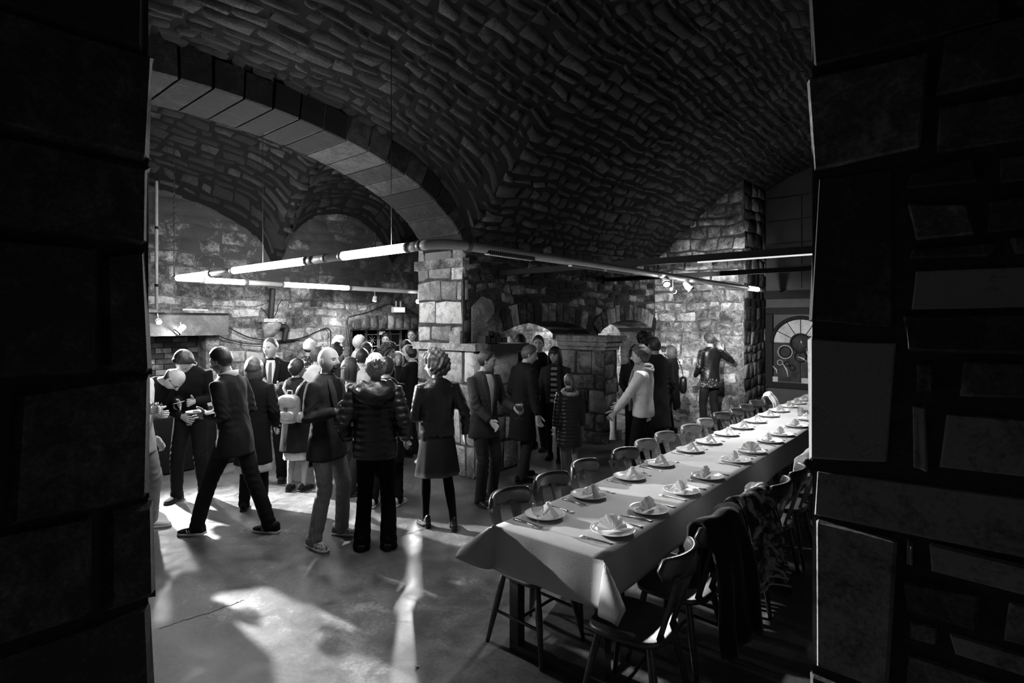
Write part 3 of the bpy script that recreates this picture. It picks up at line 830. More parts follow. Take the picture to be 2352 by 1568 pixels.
# long narrow table with a black cloth behind the men at the left
bt = empty('draped_table', W(-8.3, 3.05, 0), RZ); tag(bt, 'long table under a black cloth behind the two men at the left', 'table')
V = []; nn = 60
per = [(-.3, -.9), (.3, -.9), (.3, .75), (-.3, .75)]
P = []
for k in range(4):
    p, q = np.array(per[k]), np.array(per[(k + 1) % 4])
    for j in range(15): P.append(p + (q - p) * j / 15)
P = np.array(P); cen = P.mean(0)
for z, e in ((.74, 0), (.72, .012), (.4, .03), (.02, .045)):
    f = 1 + e * (1 + .8 * np.sin(np.arange(60) * 1.9)) / .6 * .5
    V.append(np.column_stack([(P - cen) * f[:, None] + cen, np.full(60, z)]))
V = np.concatenate(V); F = [(i * 60 + j, i * 60 + (j + 1) % 60, (i + 1) * 60 + (j + 1) % 60, (i + 1) * 60 + j) for i in range(3) for j in range(60)] + [tuple(range(60))[::-1]]
mk('black_cloth', V, F, plain('black table drape', .010, .8, .2, bump=.3), bt)

# ------------------------------------------------------------------ cables, pipe, sign, socket on the aisle wall
def cable(px, a, rad, label, cat='cable', mat='rubber', base=(340, 540), sc=3.675, name='cable', group=None):
    P = np.array([on_a(base[0] + x / sc, base[1] + y / sc, a) for x, y in px])
    # smooth (Catmull-Rom)
    Q = []
    E = np.vstack([2 * P[0] - P[1], P, 2 * P[-1] - P[-2]])
    for i in range(1, len(E) - 2):
        for t in np.linspace(0, 1, 7)[:-1]:
            Q.append(.5 * ((2 * E[i]) + (-E[i - 1] + E[i + 1]) * t + (2 * E[i - 1] - 5 * E[i] + 4 * E[i + 1] - E[i + 2]) * t * t + (-E[i - 1] + 3 * E[i] - 3 * E[i + 1] + E[i + 2]) * t ** 3))
    Q.append(P[-1])
    V, F = tube(Q, rad, 7)
    return tag(mk(name, V, F, M[mat]), label, cat, group)
cable([(570, 712), (700, 790), (850, 860), (1000, 886), (1160, 886), (1300, 865), (1430, 810), (1500, 784), (1535, 800), (1542, 850), (1540, 960)], -9.44, .010, 'sagging black cable ending in a downward bend, upper of two')
cable([(540, 825), (680, 882), (830, 914), (980, 920), (1100, 900), (1240, 884)], -9.44, .009, 'sagging black cable below the other on the aisle wall')
cable([(1720, 1040), (1708, 960), (1700, 880), (1688, 780), (1688, 705), (1720, 682), (1850, 650), (1950, 612), (2020, 584), (2080, 586), (2160, 612), (2290, 690)], -9.44, .009, 'black cable looping up over the low doorway')
cable([(1130, 545), (1100, 590), (1090, 640), (1060, 690), (1020, 690), (980, 640), (950, 612)], -9.30, .007, 'thin wire looping across the old drainpipe')
cable([(480, 590), (900, 600), (1100, 545), (1500, 555), (1900, 562)], -9.43, .003, 'taut thin wire stretched along the aisle wall')
cable([(1050, 455), (1045, 560), (1035, 690), (1055, 735), (1110, 765), (1165, 778), (1160, 830), (1150, 890)], -9.37, .05, 'dark rusty drainpipe bending down the aisle wall', 'pipe', 'dark_wall', name='drainpipe')
cb = empty('stone_corbel', on_a(340 + 1020 / 3.675, 540 + 850 / 3.675, -9.41), RZ); tag(cb, 'pale rounded stone corbel on the aisle wall beside the drainpipe', 'corbel')
V, F = tube([(.0, 0, 0), (.06, 0, .08), (.09, 0, .16), (.1, 0, .24)], [(.08, .05), (.13, .08), (.16, .1), (.17, .11)], 14, up=(1, 0, 0))
mk('bracket', V, F, M['pillar'], cb, tone=.5); MB().box(-.02, .22, -.19, .19, .24, .30).build('top_slab', M['pillar'], cb, False, tone=.6)
p = on_a(340 + 2113 / 3.675, 540 + 625 / 3.675, -9.35)
ex = empty('emergency_light', p, RZ); tag(ex, 'white boxy emergency light above the low doorway', 'emergency light')
MB().box(-.03, .03, -.16, .16, -.07, .05).build('box', M['white_plastic'], ex, False)
MB().box(.03, .035, -.14, .14, -.055, .035).build('diffuser', M['sign_lit'], ex, False)
for y in (-.06, .06): MB().box(-.015, .015, y - .01, y + .01, .05, .17).build('bracket', M['white_plastic'], ex, False)
p = on_b(1563, 831, 10.47)
so = empty('wall_socket', p, RZ); tag(so, 'small white electric socket on the end wall', 'socket')
MB().box(-.045, .045, -.03, .01, -.05, .05).build('plate', M['white_plastic'], so, False); MB().sph((0, -.03, 0), (.014, .006, .014), 10, 6).build('hole', M['rubber'], so)
# grille shelf inside the low doorway
gr = empty('metal_grille', on_a(895, 790, -9.9) * np.array([1, 1, 0]), RZ); tag(gr, 'white metal grille gate with star ornaments inside the low doorway', 'grille')
for y in (-.62, -.30, .0, .3): MB().box(-.02, .02, y - .025, y + .025, 0, 1.8).build('upright', M['grey_paint'], gr, False)
for z in (.3, .6, .9, 1.2, 1.45, 1.7): MB().box(-.012, .012, -.62, .3, z - .008, z + .008).build('bar', M['white_plastic'], gr, False)
for y in (-.46, -.15):
    for z in (1.32, 1.58):
        mb = MB()
        for k in range(4):
            an = math.pi * k / 4; c_, s_ = math.cos(an) * .10, math.sin(an) * .10
            mb.tube([(0, y - c_, z - s_), (0, y + c_, z + s_)], .006, 5)
        mb.build('star', M['white_plastic'], gr)
pn = empty('notice', on_a(878, 764, -9.6)); pn.rotation_euler = (0, 0, RZ); tag(pn, 'small white notice card hung in the doorway head', 'notice')
MB().box(-.004, .004, -.075, .075, -.04, .04).build('card', M['white_plastic'], pn, False)
lp = empty('leaning_panel', on_a(922, 800, -10.6) * np.array([1, 1, 0]), RZ); tag(lp, 'pale leaning board inside the dark doorway', 'board')
MB().box(-.02, .02, -.2, .2, 0, 1.85, 0, Matrix.Rotation(.12, 4, 'X')).build('board', M['grey_paint'], lp, False)

# ------------------------------------------------------------------ arched window in the recess
bw = 11.77
aw_c = a_at(1838, bw); half = aw_c - a_at(1776, bw); zc_ = 1.56
win = empty('window_1', W(aw_c, bw, 0), RZ); struct(win, 'arched window with fan panes and wrought iron rings in the dark recess')
mb = MB(); fr = half + .14
mb.box(-fr, -half - .01, -.02, .06, .70, 2.14); mb.box(half + .01, fr, -.02, .06, .70, 2.14); mb.box(-fr, fr, -.02, .06, 2.12, 2.25); mb.box(-fr, fr, -.03, .07, .68, .78)
mb.build('frame', M['black_steel'], win, False)
th = np.linspace(0, np.pi, 25)
ro, vz = half, .46
arc = [(math.cos(u) * (ro + .03), 0, zc_ + math.sin(u) * (vz + .03)) for u in th]
MB().tube(arc, .035, 8).build('arch_bar', M['black_steel'], win)
rh = half * .36
for k in range(6):
    u0, u1 = math.pi * k / 6 + .012, math.pi * (k + 1) / 6 - .012
    us = np.linspace(u0, u1, 7)
    top = [(math.cos(u) * ro, math.sin(u) * vz) for u in us]; bot = [(math.cos(u) * rh, math.sin(u) * rh) for u in us]
    V = np.array([(x, y, zc_ + z) for y in (.03, .045) for (x, z) in top + bot[::-1]])
    n = 14; F = [tuple(range(n)), tuple(range(2 * n - 1, n - 1, -1))] + [(i, n + i, n + (i + 1) % n, (i + 1) % n) for i in range(n)]
    mk('pane', V, F, M['pane'], win, False)
    if k: MB().tube([(math.cos(math.pi * k / 6) * rh, .03, zc_ + math.sin(math.pi * k / 6) * rh), (math.cos(math.pi * k / 6) * ro, .03, zc_ + math.sin(math.pi * k / 6) * vz)], .008, 6).build('glazing_bar', M['black_steel'], win)
MB().tube([(math.cos(u) * rh, .02, zc_ + math.sin(u) * rh) for u in np.linspace(0, 2 * np.pi, 25)], .018, 6).build('hub_ring', M['black_steel'], win)
V, F = lathe([(rh, -.01), (rh, .01)], 24); mk('hub_pane', xf(V, Matrix.Translation((0, .04, zc_)) @ Matrix.Rotation(math.pi / 2, 4, 'X')), F, M['pane_dark'], win)
for k in range(2):
    MB().box(-half + k * half + .01, k * half - .01, .035, .05, .79, zc_ - .01).build('pane', M['pane_dark'], win, False)
def ring(x, z, r, t, mat='steel'):
    MB().tube([(x + math.cos(u) * r, .015, z + math.sin(u) * r) for u in np.linspace(0, 2 * np.pi, 21)], t, 6).build('iron_ring', M[mat], win)
ring(-half * .56, 1.38, .13, .010, 'grey_paint'); ring(-half * .56, 1.38, .10, .007, 'black_steel'); ring(.0, 1.30, .1, .012, 'black_steel'); ring(-half * .75, 1.17, .05, .008, 'grey_paint'); ring(-half * .5, 1.15, .045, .008, 'black_steel'); ring(-half * .3, 1.08, .05, .010, 'black_steel'); ring(half * .45, 1.33, .1, .012, 'black_steel')
for k, (x0, z0, x1, z1) in enumerate([(-.32, 1.16, -.22, .90), (-.05, 1.30, .1, 1.22), (-.5, 1.1, -.42, .95), (.1, 1.45, .12, 1.2)]):
    MB().tube([(x0, .015, z0), ((x0 + x1) / 2 + .03, .01, (z0 + z1) / 2), (x1, .015, z1)], [.006, .018, .006], 7).build('iron_leaf', M['grey_paint'], win)
for x, w_ in ((-.52, .12), (.02, .13)):
    MB().box(x, x + w_, .0, .03, .79, .89).build('pale_block', M['grey_paint'], win, False)

# ------------------------------------------------------------------ dining tables, one paper cloth
TA0, TA1, TB0, TB1, TZT = -2.19, -1.46, 2.476, 10.35, .755
M['table_metal'] = M['black_steel']
for k in range(4):
    b0 = TB0 + .02 + k * 1.965; L = 1.945
    r = empty('dining_table', W((TA0 + TA1) / 2, b0 + L / 2, 0), RZ)
    tag(r, ['wooden dining table at the near end under the paper cloth', 'second dining table from the near end under the cloth', 'third dining table from the near end under the cloth', 'dining table at the far end under the paper cloth'][k], 'table', 'dining tables')
    w = (TA1 - TA0) / 2
    MB().box(-w + .005, w - .005, -L / 2, L / 2, TZT - .03, TZT - .004).build('table_top', M['wood_table'], r, False)
    for sx in (-1, 1):
        for sy in (-1, 1):
            MB().box(sx * (w - .07) - .032, sx * (w - .07) + .032, sy * (L / 2 - .09) - .032, sy * (L / 2 - .09) + .032, .05, TZT - .03).build('leg', M['wood_table'], r, False)
    for sy in (-1, 1):
        MB().box(-w + .04, w - .04, sy * (L / 2 - .09) - .035, sy * (L / 2 - .09) + .035, 0, .05).build('foot_rail', M['wood_table'], r, False)
    for sx in (-1, 1): MB().box(sx * (w - .05) - .012, sx * (w - .05) + .012, -L / 2 + .05, L / 2 - .05, TZT - .11, TZT - .03).build('apron', M['wood_table'], r, False)
# cloth
dl, dr, dn = .20, .235, .27
us = np.concatenate([np.linspace(-dl, 0, 9)[:-1], np.linspace(0, TA1 - TA0, 12), (TA1 - TA0) + np.linspace(0, dr, 10)[1:]])
ws = np.concatenate([np.linspace(-dn, 0, 11)[:-1], np.linspace(0, TB1 - TB0, 70)])
V = np.zeros((len(us), len(ws), 3)); rr_ = np.random.default_rng(4)
for i, u in enumerate(us):
    for j, w in enumerate(ws):
        oa = min(u, 0) + max(u - (TA1 - TA0), 0); ob = min(w, 0)
        L = math.hypot(oa, ob)
        a = TA0 + min(max(u, 0), TA1 - TA0); b = TB0 + max(w, 0); z = TZT + .003
        if L > 0:
            c_ = abs(oa * ob) / (L * L) * 2          # 0 on the sides, 1 on the diagonal of a corner
            k = .10 + .74 * c_ ** .8
            fold = .012 * math.sin(w * 5.2 + 1.3 * math.sin(u * 3)) * (L / .22) if ob == 0 else .012 * math.sin(u * 9) * (L / .22)
            k2 = k + .0
            soft = L * L / (L + .02)
            a += oa / L * (soft * k2) + (np.sign(oa) * fold if oa else 0)
            b += ob / L * (soft * k2) - (abs(fold) if ob and not oa else 0)
            z -= soft * math.sqrt(max(0, 1 - k2 * k2))
            if oa < 0 and ob < 0: z += .02 * c_
        else:
            z += .0012 * math.sin(w * 7.7) * math.sin(u * 11)
        V[i, j] = W(a, b, z)
Vv, F = sheet(V.reshape(-1, 3), len(us), len(ws), .0025)
tag(mk('tablecloth', Vv, F, M['tablecloth']), 'long pale paper tablecloth covering the whole row of tables', 'tablecloth')

# ------------------------------------------------------------------ chairs
def chair(loc, rz, mat, label, group):
    r = empty('dining_chair', loc, rz); tag(r, label, 'chair', group)
    m = M[mat]
    # seat: rounded trapezium
    P = []
    for k in range(32):
        t = 2 * math.pi * k / 32; c_, s_ = math.cos(t), math.sin(t)
        sx = math.copysign(abs(c_) ** .55, c_); sy = math.copysign(abs(s_) ** .55, s_)
        P.append((sx * (.205 + .015 * sy), sy * .20 + .0))
    P = np.array(P); V = []
    for z, f in ((.428, .93), (.432, .98), (.445, 1.0), (.456, .98), (.458, .93), (.452, .5)): V.append(np.column_stack([P * f, np.full(32, z)]))
    F = [(i * 32 + j, i * 32 + (j + 1) % 32, (i + 1) * 32 + (j + 1) % 32, (i + 1) * 32 + j) for i in range(5) for j in range(32)] + [tuple(range(32))[::-1], tuple(160 + j for j in range(32))]
    mk('seat', np.concatenate(V), F, m, r)
    tops = {}
    for sx in (-1, 1):
        for sy in (-1, 1):
            t0 = np.array((sx * .14, sy * .13, .435)); t1 = np.array((sx * .205, sy * .215, 0.0))
            tops[(sx, sy)] = (t0, t1)
            MB().tube([t0, t0 * .6 + t1 * .4, t1], [.017, .021, .013], 10).build('leg', m, r)
    def at(k, f): return tops[k][0] * (1 - f) + tops[k][1] * f
    for sx in (-1, 1): MB().tube([at((sx, -1), .55), at((sx, 1), .55)], .010, 8).build('stretcher', m, r)
    MB().tube([(at((-1, -1), .55) + at((-1, 1), .55)) / 2, (at((1, -1), .55) + at((1, 1), .55)) / 2], .010, 8).build('stretcher', m, r)
    # curved top rail
    n = 19; G = []
    for i in range(n):
        s = -1 + 2 * i / (n - 1); th_ = s * .95
        x = math.sin(th_) * .235; y = -.285 + (1 - math.cos(th_)) * .235 * .95
        hh = .052 * math.sqrt(max(0, 1 - max(0, (abs(s) - .82) / .18) ** 2)) + .006
        for (dy, dz) in ((-.013, -hh), (-.016, -hh * .4), (-.016, hh * .5), (-.009, hh), (.009, hh), (.014, hh * .5), (.014, -hh * .4), (.011, -hh)):
            nx, ny = -math.sin(th_), math.cos(th_)
            G.append((x + nx * dy, y + ny * dy - .0, .815 + dz * .95 + .01 * (1 - s * s)))
    k = 8; F = [(i * k + j, i * k + (j + 1) % k, (i + 1) * k + (j + 1) % k, (i + 1) * k + j) for i in range(n - 1) for j in range(k)] + [tuple(range(k))[::-1], tuple((n - 1) * k + j for j in range(k))]
    mk('top_rail', np.array(G), F, m, r)
    # two broad splayed slats
    for sx in (-1, 1):
        Q = []
        for f, w_ in ((0, .026), (.3, .026), (.65, .031), (.88, .042), (1, .055)):
            x = sx * (.085 + .015 * f); y = -.16 - .108 * f; z = .45 + .345 * f
            for dx, dy in ((-w_, -.009), (w_, -.009), (w_, .009), (-w_, .009)): Q.append((x + dx, y + dy, z))
        F = [(i * 4 + j, i * 4 + (j + 1) % 4, (i + 1) * 4 + (j + 1) % 4, (i + 1) * 4 + j) for i in range(4) for j in range(4)] + [(3, 2, 1, 0), (16, 17, 18, 19)]
        mk('back_slat', np.array(Q), F, m, r, False)
    return r
ORD = ['nearest', 'second', 'third', 'fourth', 'fifth', 'sixth', 'seventh', 'eighth', 'ninth', 'tenth', 'eleventh', 'twelfth', 'thirteenth', 'fourteenth', 'fifteenth']
LB = [2.73, 3.20, 3.70, 4.24, 4.69, 5.14, 5.66, 6.15, 6.68, 7.14, 7.56, 8.05, 8.5]
for k, b in enumerate(LB):  # chairs in the spotlight's pool take the lit copy of the wood
    c = chair(W(-2.09 - .02 * (k % 3), b, 0), RZ - math.pi / 2 + random.uniform(-.12, .12), 'wood_lit' if 4 <= k <= 7 else 'wood',
          '%s wooden chair with curved backrest, %s along the crowd side of the table' % ('spotlit' if 4 <= k <= 7 else 'dark', ORD[k] if k else 'nearest one'), 'chairs on the crowd side')
RB = [(2.57, -1.33), (3.10, -1.33), (3.62, -1.31), (4.12, -1.27), (4.56, -1.27), (5.06, -1.27), (5.6, -1.27)]
RL = ['dark varnished chair nearest the camera by the table corner', 'chair under the dark coat beside the table', 'chair under the patterned jacket beside the table',
      'varnished chair just beyond the patterned jacket', 'varnished chair half hidden behind the stone wall, before the last', 'chair glimpsed at the edge of the right stone wall', 'chair behind the right stone wall at the table']
for (b, a), lab in zip(RB, RL):
    chair(W(a, b, 0), RZ + math.pi / 2 + random.uniform(-.10, .10), 'wood', lab, 'chairs on the wall side')

# garments on chair backs
def drape(a, b, wid, front, back, mat, name, label, cat, seed, z_top=.885, thick=.012, curve=.10, parts=None):
    r = empty(name, W(a, b, z_top), RZ); tag(r, label, cat)
    prof = []
    for s in np.linspace(0, 1, 8): prof.append((-.055 - .03 * (1 - s), -front * (1 - s)))
    for u in np.linspace(math.pi, 0, 7)[1:-1]: prof.append((math.cos(u) * .045, math.sin(u) * .035))
    for s in np.linspace(0, 1, 14): prof.append((.045 + .10 * s + .02 * math.sin(s * 5), -back * s))
    nu, nw = len(prof), 26; V = np.zeros((nu, nw, 3)); rg = np.random.default_rng(seed); ph = rg.uniform(0, 6, 6)
    for i, (x, z) in enumerate(prof):
        for j in range(nw):
            s = -1 + 2 * j / (nw - 1); drop = max(0, -z)
            fold = .030 * (drop / .5) ** .7 * (math.sin(s * 7 + ph[0] + drop * 2) + .6 * math.sin(s * 13 + ph[1] - drop * 3))
            w_ = wid * (1 + .35 * drop) if x > 0 else wid
            zz = z - .05 * abs(s) ** 2.2 - (.03 * math.sin(s * 5 + ph[2])) * (drop > .3) * drop
            V[i, j] = (x + fold - curve * s * s, s * w_, zz + .008 * math.sin(s * 9 + ph[3]))
    Vv, F = sheet(V.reshape(-1, 3), nu, nw, thick)
    mk('garment', Vv, F, mat, r)
    return r, V
M['coat_dark'] = plain('dark wool coat', .016, .95, .1, bump=.8, bscale=180, sheen=.3)
t = NT('mottled patterned jacket'); c = t.coord(); n1 = t.noise(c, 9, 5, .6, 1.5); n2 = t.noise(c, 34, 4)
t.l(t.ramp(t.math('ADD', t.math('MULTIPLY', n1, .75), t.math('MULTIPLY', n2, .25)), [(.40, .015), (.49, .08), (.54, .40), (.62, .7)]), t.b.inputs['Base Color']); t.b.inputs['Roughness'].default_value = .8
M['pattern'] = t.m
drape(-1.045, 3.12, .20, .34, .62, M['coat_dark'], 'coat', 'dark woolly coat hung over a chair back by the table', 'coat', 3, .90, .022)
# sleeve of the coat
r, V = drape(-1.03, 3.64, .205, .30, .50, M['pattern'], 'jacket', 'mottled patterned jacket with two pale hem stripes on a chair', 'jacket', 8, .91, .012)
for k in (0, 1):
    i = V.shape[0] - 1 - k
    MB().tube([V[i, j] + np.array([.012, 0, -.004 + .004 * k]) for j in range(26)], .0055, 6).build('hem_stripe', M['white_plastic'], r)
drape(-2.36, 8.72, .13, .15, .22, M['white_plastic'], 'scarf', 'pale cloth hung on a far chair back below the window', 'cloth', 9, .90, .01, 0)
drape(-.98, 5.10, .17, .20, .30, M['napkin'], 'cloth', 'white cloth on a chair at the edge of the right wall', 'cloth', 12, .91, .01)

# ------------------------------------------------------------------ place settings
def plate_mesh():
    V, F = lathe([(.052, 0), (.085, .001), (.112, .012), (.126, .019), (.128, .0215), (.125, .0225), (.110, .016), (.086, .006), (.06, .0045), (.001, .0045)], 40)
    return V, F
PV, PF = plate_mesh()
plate_me = None
def fan(kind):
    mb = MB(); n = 12; R_ = .092 if kind == 0 else .085
    up = []; Q = []
    for i in range(n + 1):
        th_ = math.pi * (.04 + .92 * i / n); d = .007 if i % 2 else -.007
        rad = R_ * (1 + (.05 if i % 2 else -.02))
        up.append((math.cos(th_) * rad, d, math.sin(th_) * rad))
        Q.append((math.cos(th_) * .006, d * .15, .004 + math.sin(th_) * .004))
    V = np.array(up + Q); lean = Matrix.Rotation(math.radians(-20 if kind == 0 else -8), 4, 'X')
    V = xf(V, lean); V = np.concatenate([V, V + np.array([0, .0016, .0004])])
    m = 2 * (n + 1); F = []
    for i in range(n):
        F.append((i, i + 1, n + 1 + i + 1, n + 1 + i)); F.append((m + i, m + n + 1 + i, m + n + 2 + i, m + i + 1)); F.append((i, m + i, m + i + 1, i + 1))
    mb.add(V, F)
    # supporting flap behind (towards the table's middle)
    top = xf(np.array([(0, 0, R_ * .98)]), lean)[0]
    A = np.array([top + (-.014, .004, 0), top + (.014, .004, 0), (.052, .088, .003), (-.030, .080, .003), (0.012, .05, top[2] * .52)])
    V = np.concatenate([A, A - np.array([0, .0015, .0015])])
    mb.add(V, [(0, 1, 4), (1, 2, 4), (2, 3, 4), (3, 0, 4), (6, 5, 9), (7, 6, 9), (8, 7, 9), (5, 8, 9), (0, 5, 6, 1), (1, 6, 7, 2), (2, 7, 8, 3), (3, 8, 5, 0)])
    return mb.data()
FAN = [fan(0), fan(1)]
def knife_mesh():
    prof = [(-.105, .009, .004), (-.09, .011, .005), (-.01, .008, .005), (.0, .006, .004), (.01, .009, .0015), (.07, .010, .0012), (.095, .007, .001), (.105, .002, .0008)]
    V = []; 
    for y, w, h in prof: V += [(-w, y, .001), (w, y, .001), (w, y, .001 + h), (-w, y, .001 + h)]
    F = [(i * 4 + j, i * 4 + (j + 1) % 4, (i + 1) * 4 + (j + 1) % 4, (i + 1) * 4 + j) for i in range(len(prof) - 1) for j in range(4)] + [(3, 2, 1, 0), tuple(4 * (len(prof) - 1) + j for j in range(4))]
    return np.array(V), F
def fork_mesh():
    mb = MB()
    prof = [(-.10, .009, .003, 0), (-.085, .010, .003, 0), (.0, .004, .003, .002), (.03, .004, .003, .004), (.045, .010, .002, .003), (.055, .0125, .002, .001)]
    V = []
    for y, w, h, z in prof: V += [(-w, y, .001 + z), (w, y, .001 + z), (w, y, .001 + h + z), (-w, y, .001 + h + z)]
    F = [(i * 4 + j, i * 4 + (j + 1) % 4, (i + 1) * 4 + (j + 1) % 4, (i + 1) * 4 + j) for i in range(len(prof) - 1) for j in range(4)] + [(3, 2, 1, 0), tuple(4 * (len(prof) - 1) + j for j in range(4))]
    mb.add(V, F)
    for k in range(4):
        x = -.0108 + .0072 * k; mb.box(x - .0018, x + .0018, .054, .098, .002, .004)
    return mb.data()
KN, FK = knife_mesh(), fork_mesh()
meshes = {}
def inst(name, data, mat, loc, rz, label, cat, group, smooth=True):
    key = (name, id(data))
    if key not in meshes:
        o = mk(name, data[0], data[1], mat, None, smooth); meshes[key] = o.data
    else:
        o = bpy.data.objects.new(name, meshes[key]); COL.objects.link(o)
    o.location = loc; o.rotation_euler = (0, 0, rz)
    return tag(o, label, cat, group)
PLATE, NAPK = (PV, PF), FAN
LPX = [1252, 1353, 1447, 1515, 1585, 1627, 1668, 1703, 1734, 1764, 1789, 1811, 1829, 1845]
RPX = [1407, 1490, 1566, 1624, 1690, 1726, 1767, 1794, 1828, 1855]
zt = TZT + .0045
for row, (pxs, a, rz0, side) in enumerate(((LPX, -2.055, RZ - math.pi / 2, 'crowd side'), (RPX, -1.605, RZ + math.pi / 2, 'wall side'))):
    for k, x in enumerate(pxs):
        b = b_at(x, a); p = W(a, b, zt)
        pos = ('nearest on the %s of the table' if k == 0 else ORD[k] + ' from the near end, %s of the table') % side
        inst('dinner_plate', PLATE, M['china'], p, 0, 'white plate, ' + pos, 'plate', 'plates on the table')
        kind = 1; rz = rz0 + random.uniform(-.25, .25)
        if row == 1 and k in (0, 5): kind = 0; rz = random.uniform(-.15, .15) + (.25 if k == 0 else 0)
        if row == 0 and k == 1: kind = 0
        inst('napkin', NAPK[kind], M['napkin'], p + Vector((0, 0, .0055)), rz, 'fan-folded pale napkin on the plate, ' + pos, 'napkin', 'folded napkins', False)
        c_, s_ = math.cos(rz0), math.sin(rz0)
        j1, j2 = random.uniform(-.012, .012), random.uniform(-.012, .012)
        if b < 9.3:
            inst('knife', KN, M['steel'], p + Vector((c_ * .165 - s_ * j1, s_ * .165 + c_ * j1, 0)), rz0 + random.uniform(-.06, .06), 'steel knife beside the plate, ' + pos, 'knife', 'cutlery')
            inst('fork', FK, M['steel'], p + Vector((-c_ * .168 - s_ * j2, -s_ * .168 + c_ * j2, 0)), rz0 + random.uniform(-.1, .1), 'steel fork beside the plate, ' + pos, 'fork', 'cutlery')

def goblet(loc, label, h=.145, rb=.036, fill=None):
    r = empty('wine_glass', loc); tag(r, label, 'glass', 'drinking glasses'); s = h / .145
    MB().lathe([(.033 * s, 0), (.033 * s, .002), (.006, .006 * s), (.0045, .012 * s), (.004, .055 * s), (.007, .064 * s)], 24).build('stem_and_foot', M['glass'], r)
    out = [(.006, .063 * s), (rb * .7, .078 * s), (rb, .102 * s), (rb * .97, .125 * s), (rb * .82, h)]
    inn = [(rb * .80, h), (rb * .945, .125 * s), (rb * .96, .102 * s), (rb * .66, .081 * s), (.004, .068 * s)]
    MB().lathe(out + inn, 24).build('bowl', M['glass'], r)
    if fill:
        MB().lathe([(.004, .069 * s), (rb * .64, .0815 * s), (rb * .94, .102 * s), (rb * .92, .122 * s)], 24).build('drink', M['beer'], r)
        MB().lathe([(rb * .92, .1222 * s), (rb * .90, .130 * s)], 24).build('foam', M['white_plastic'], r)
    return r
p = on_z(1235, 1211, zt); goblet(Vector(p), 'empty stemmed wine glass at the near corner of the table')
p = on_z(1478, 1086, zt); goblet(Vector(p), 'short stemmed glass by the third plate on the crowd side', .10)
p = on_z(1838, 955, zt)
g = empty('tumbler', Vector(p)); tag(g, 'clear tumbler glass at the far end of the table', 'glass', 'drinking glasses')
MB().lathe([(.03, 0), (.036, .11), (.034, .11), (.028, .006), (.001, .006)], 20).build('wall', M['glass'], g)
p = on_z(1856, 948, zt)
g = empty('storage_box', Vector(p), RZ); tag(g, 'small dark striped box at the far end of the table', 'box')
MB().box(-.06, .06, -.08, .08, 0, .045).build('body', M['black_steel'], g, False)
for z in (.012, .03): MB().box(-.061, .061, -.081, .081, z, z + .006).build('stripe', M['grey_paint'], g, False)
MB().box(-.062, .062, -.082, .082, .045, .055).build('lid', M['grey_paint'], g, False)
p = floor_px(958, 1532)
V, F = sheet([(x, y, .004 + .006 * math.sin(i + j)) for i, x in enumerate(np.linspace(-.012, .012, 4)) for j, y in enumerate(np.linspace(-.008, .008, 4))], 4, 4, .002)
o = mk('paper_scrap', V, F, M['napkin']); o.location = p + np.array([0, 0, .003]); tag(o, 'tiny white paper scrap on the floor in the foreground', 'litter')
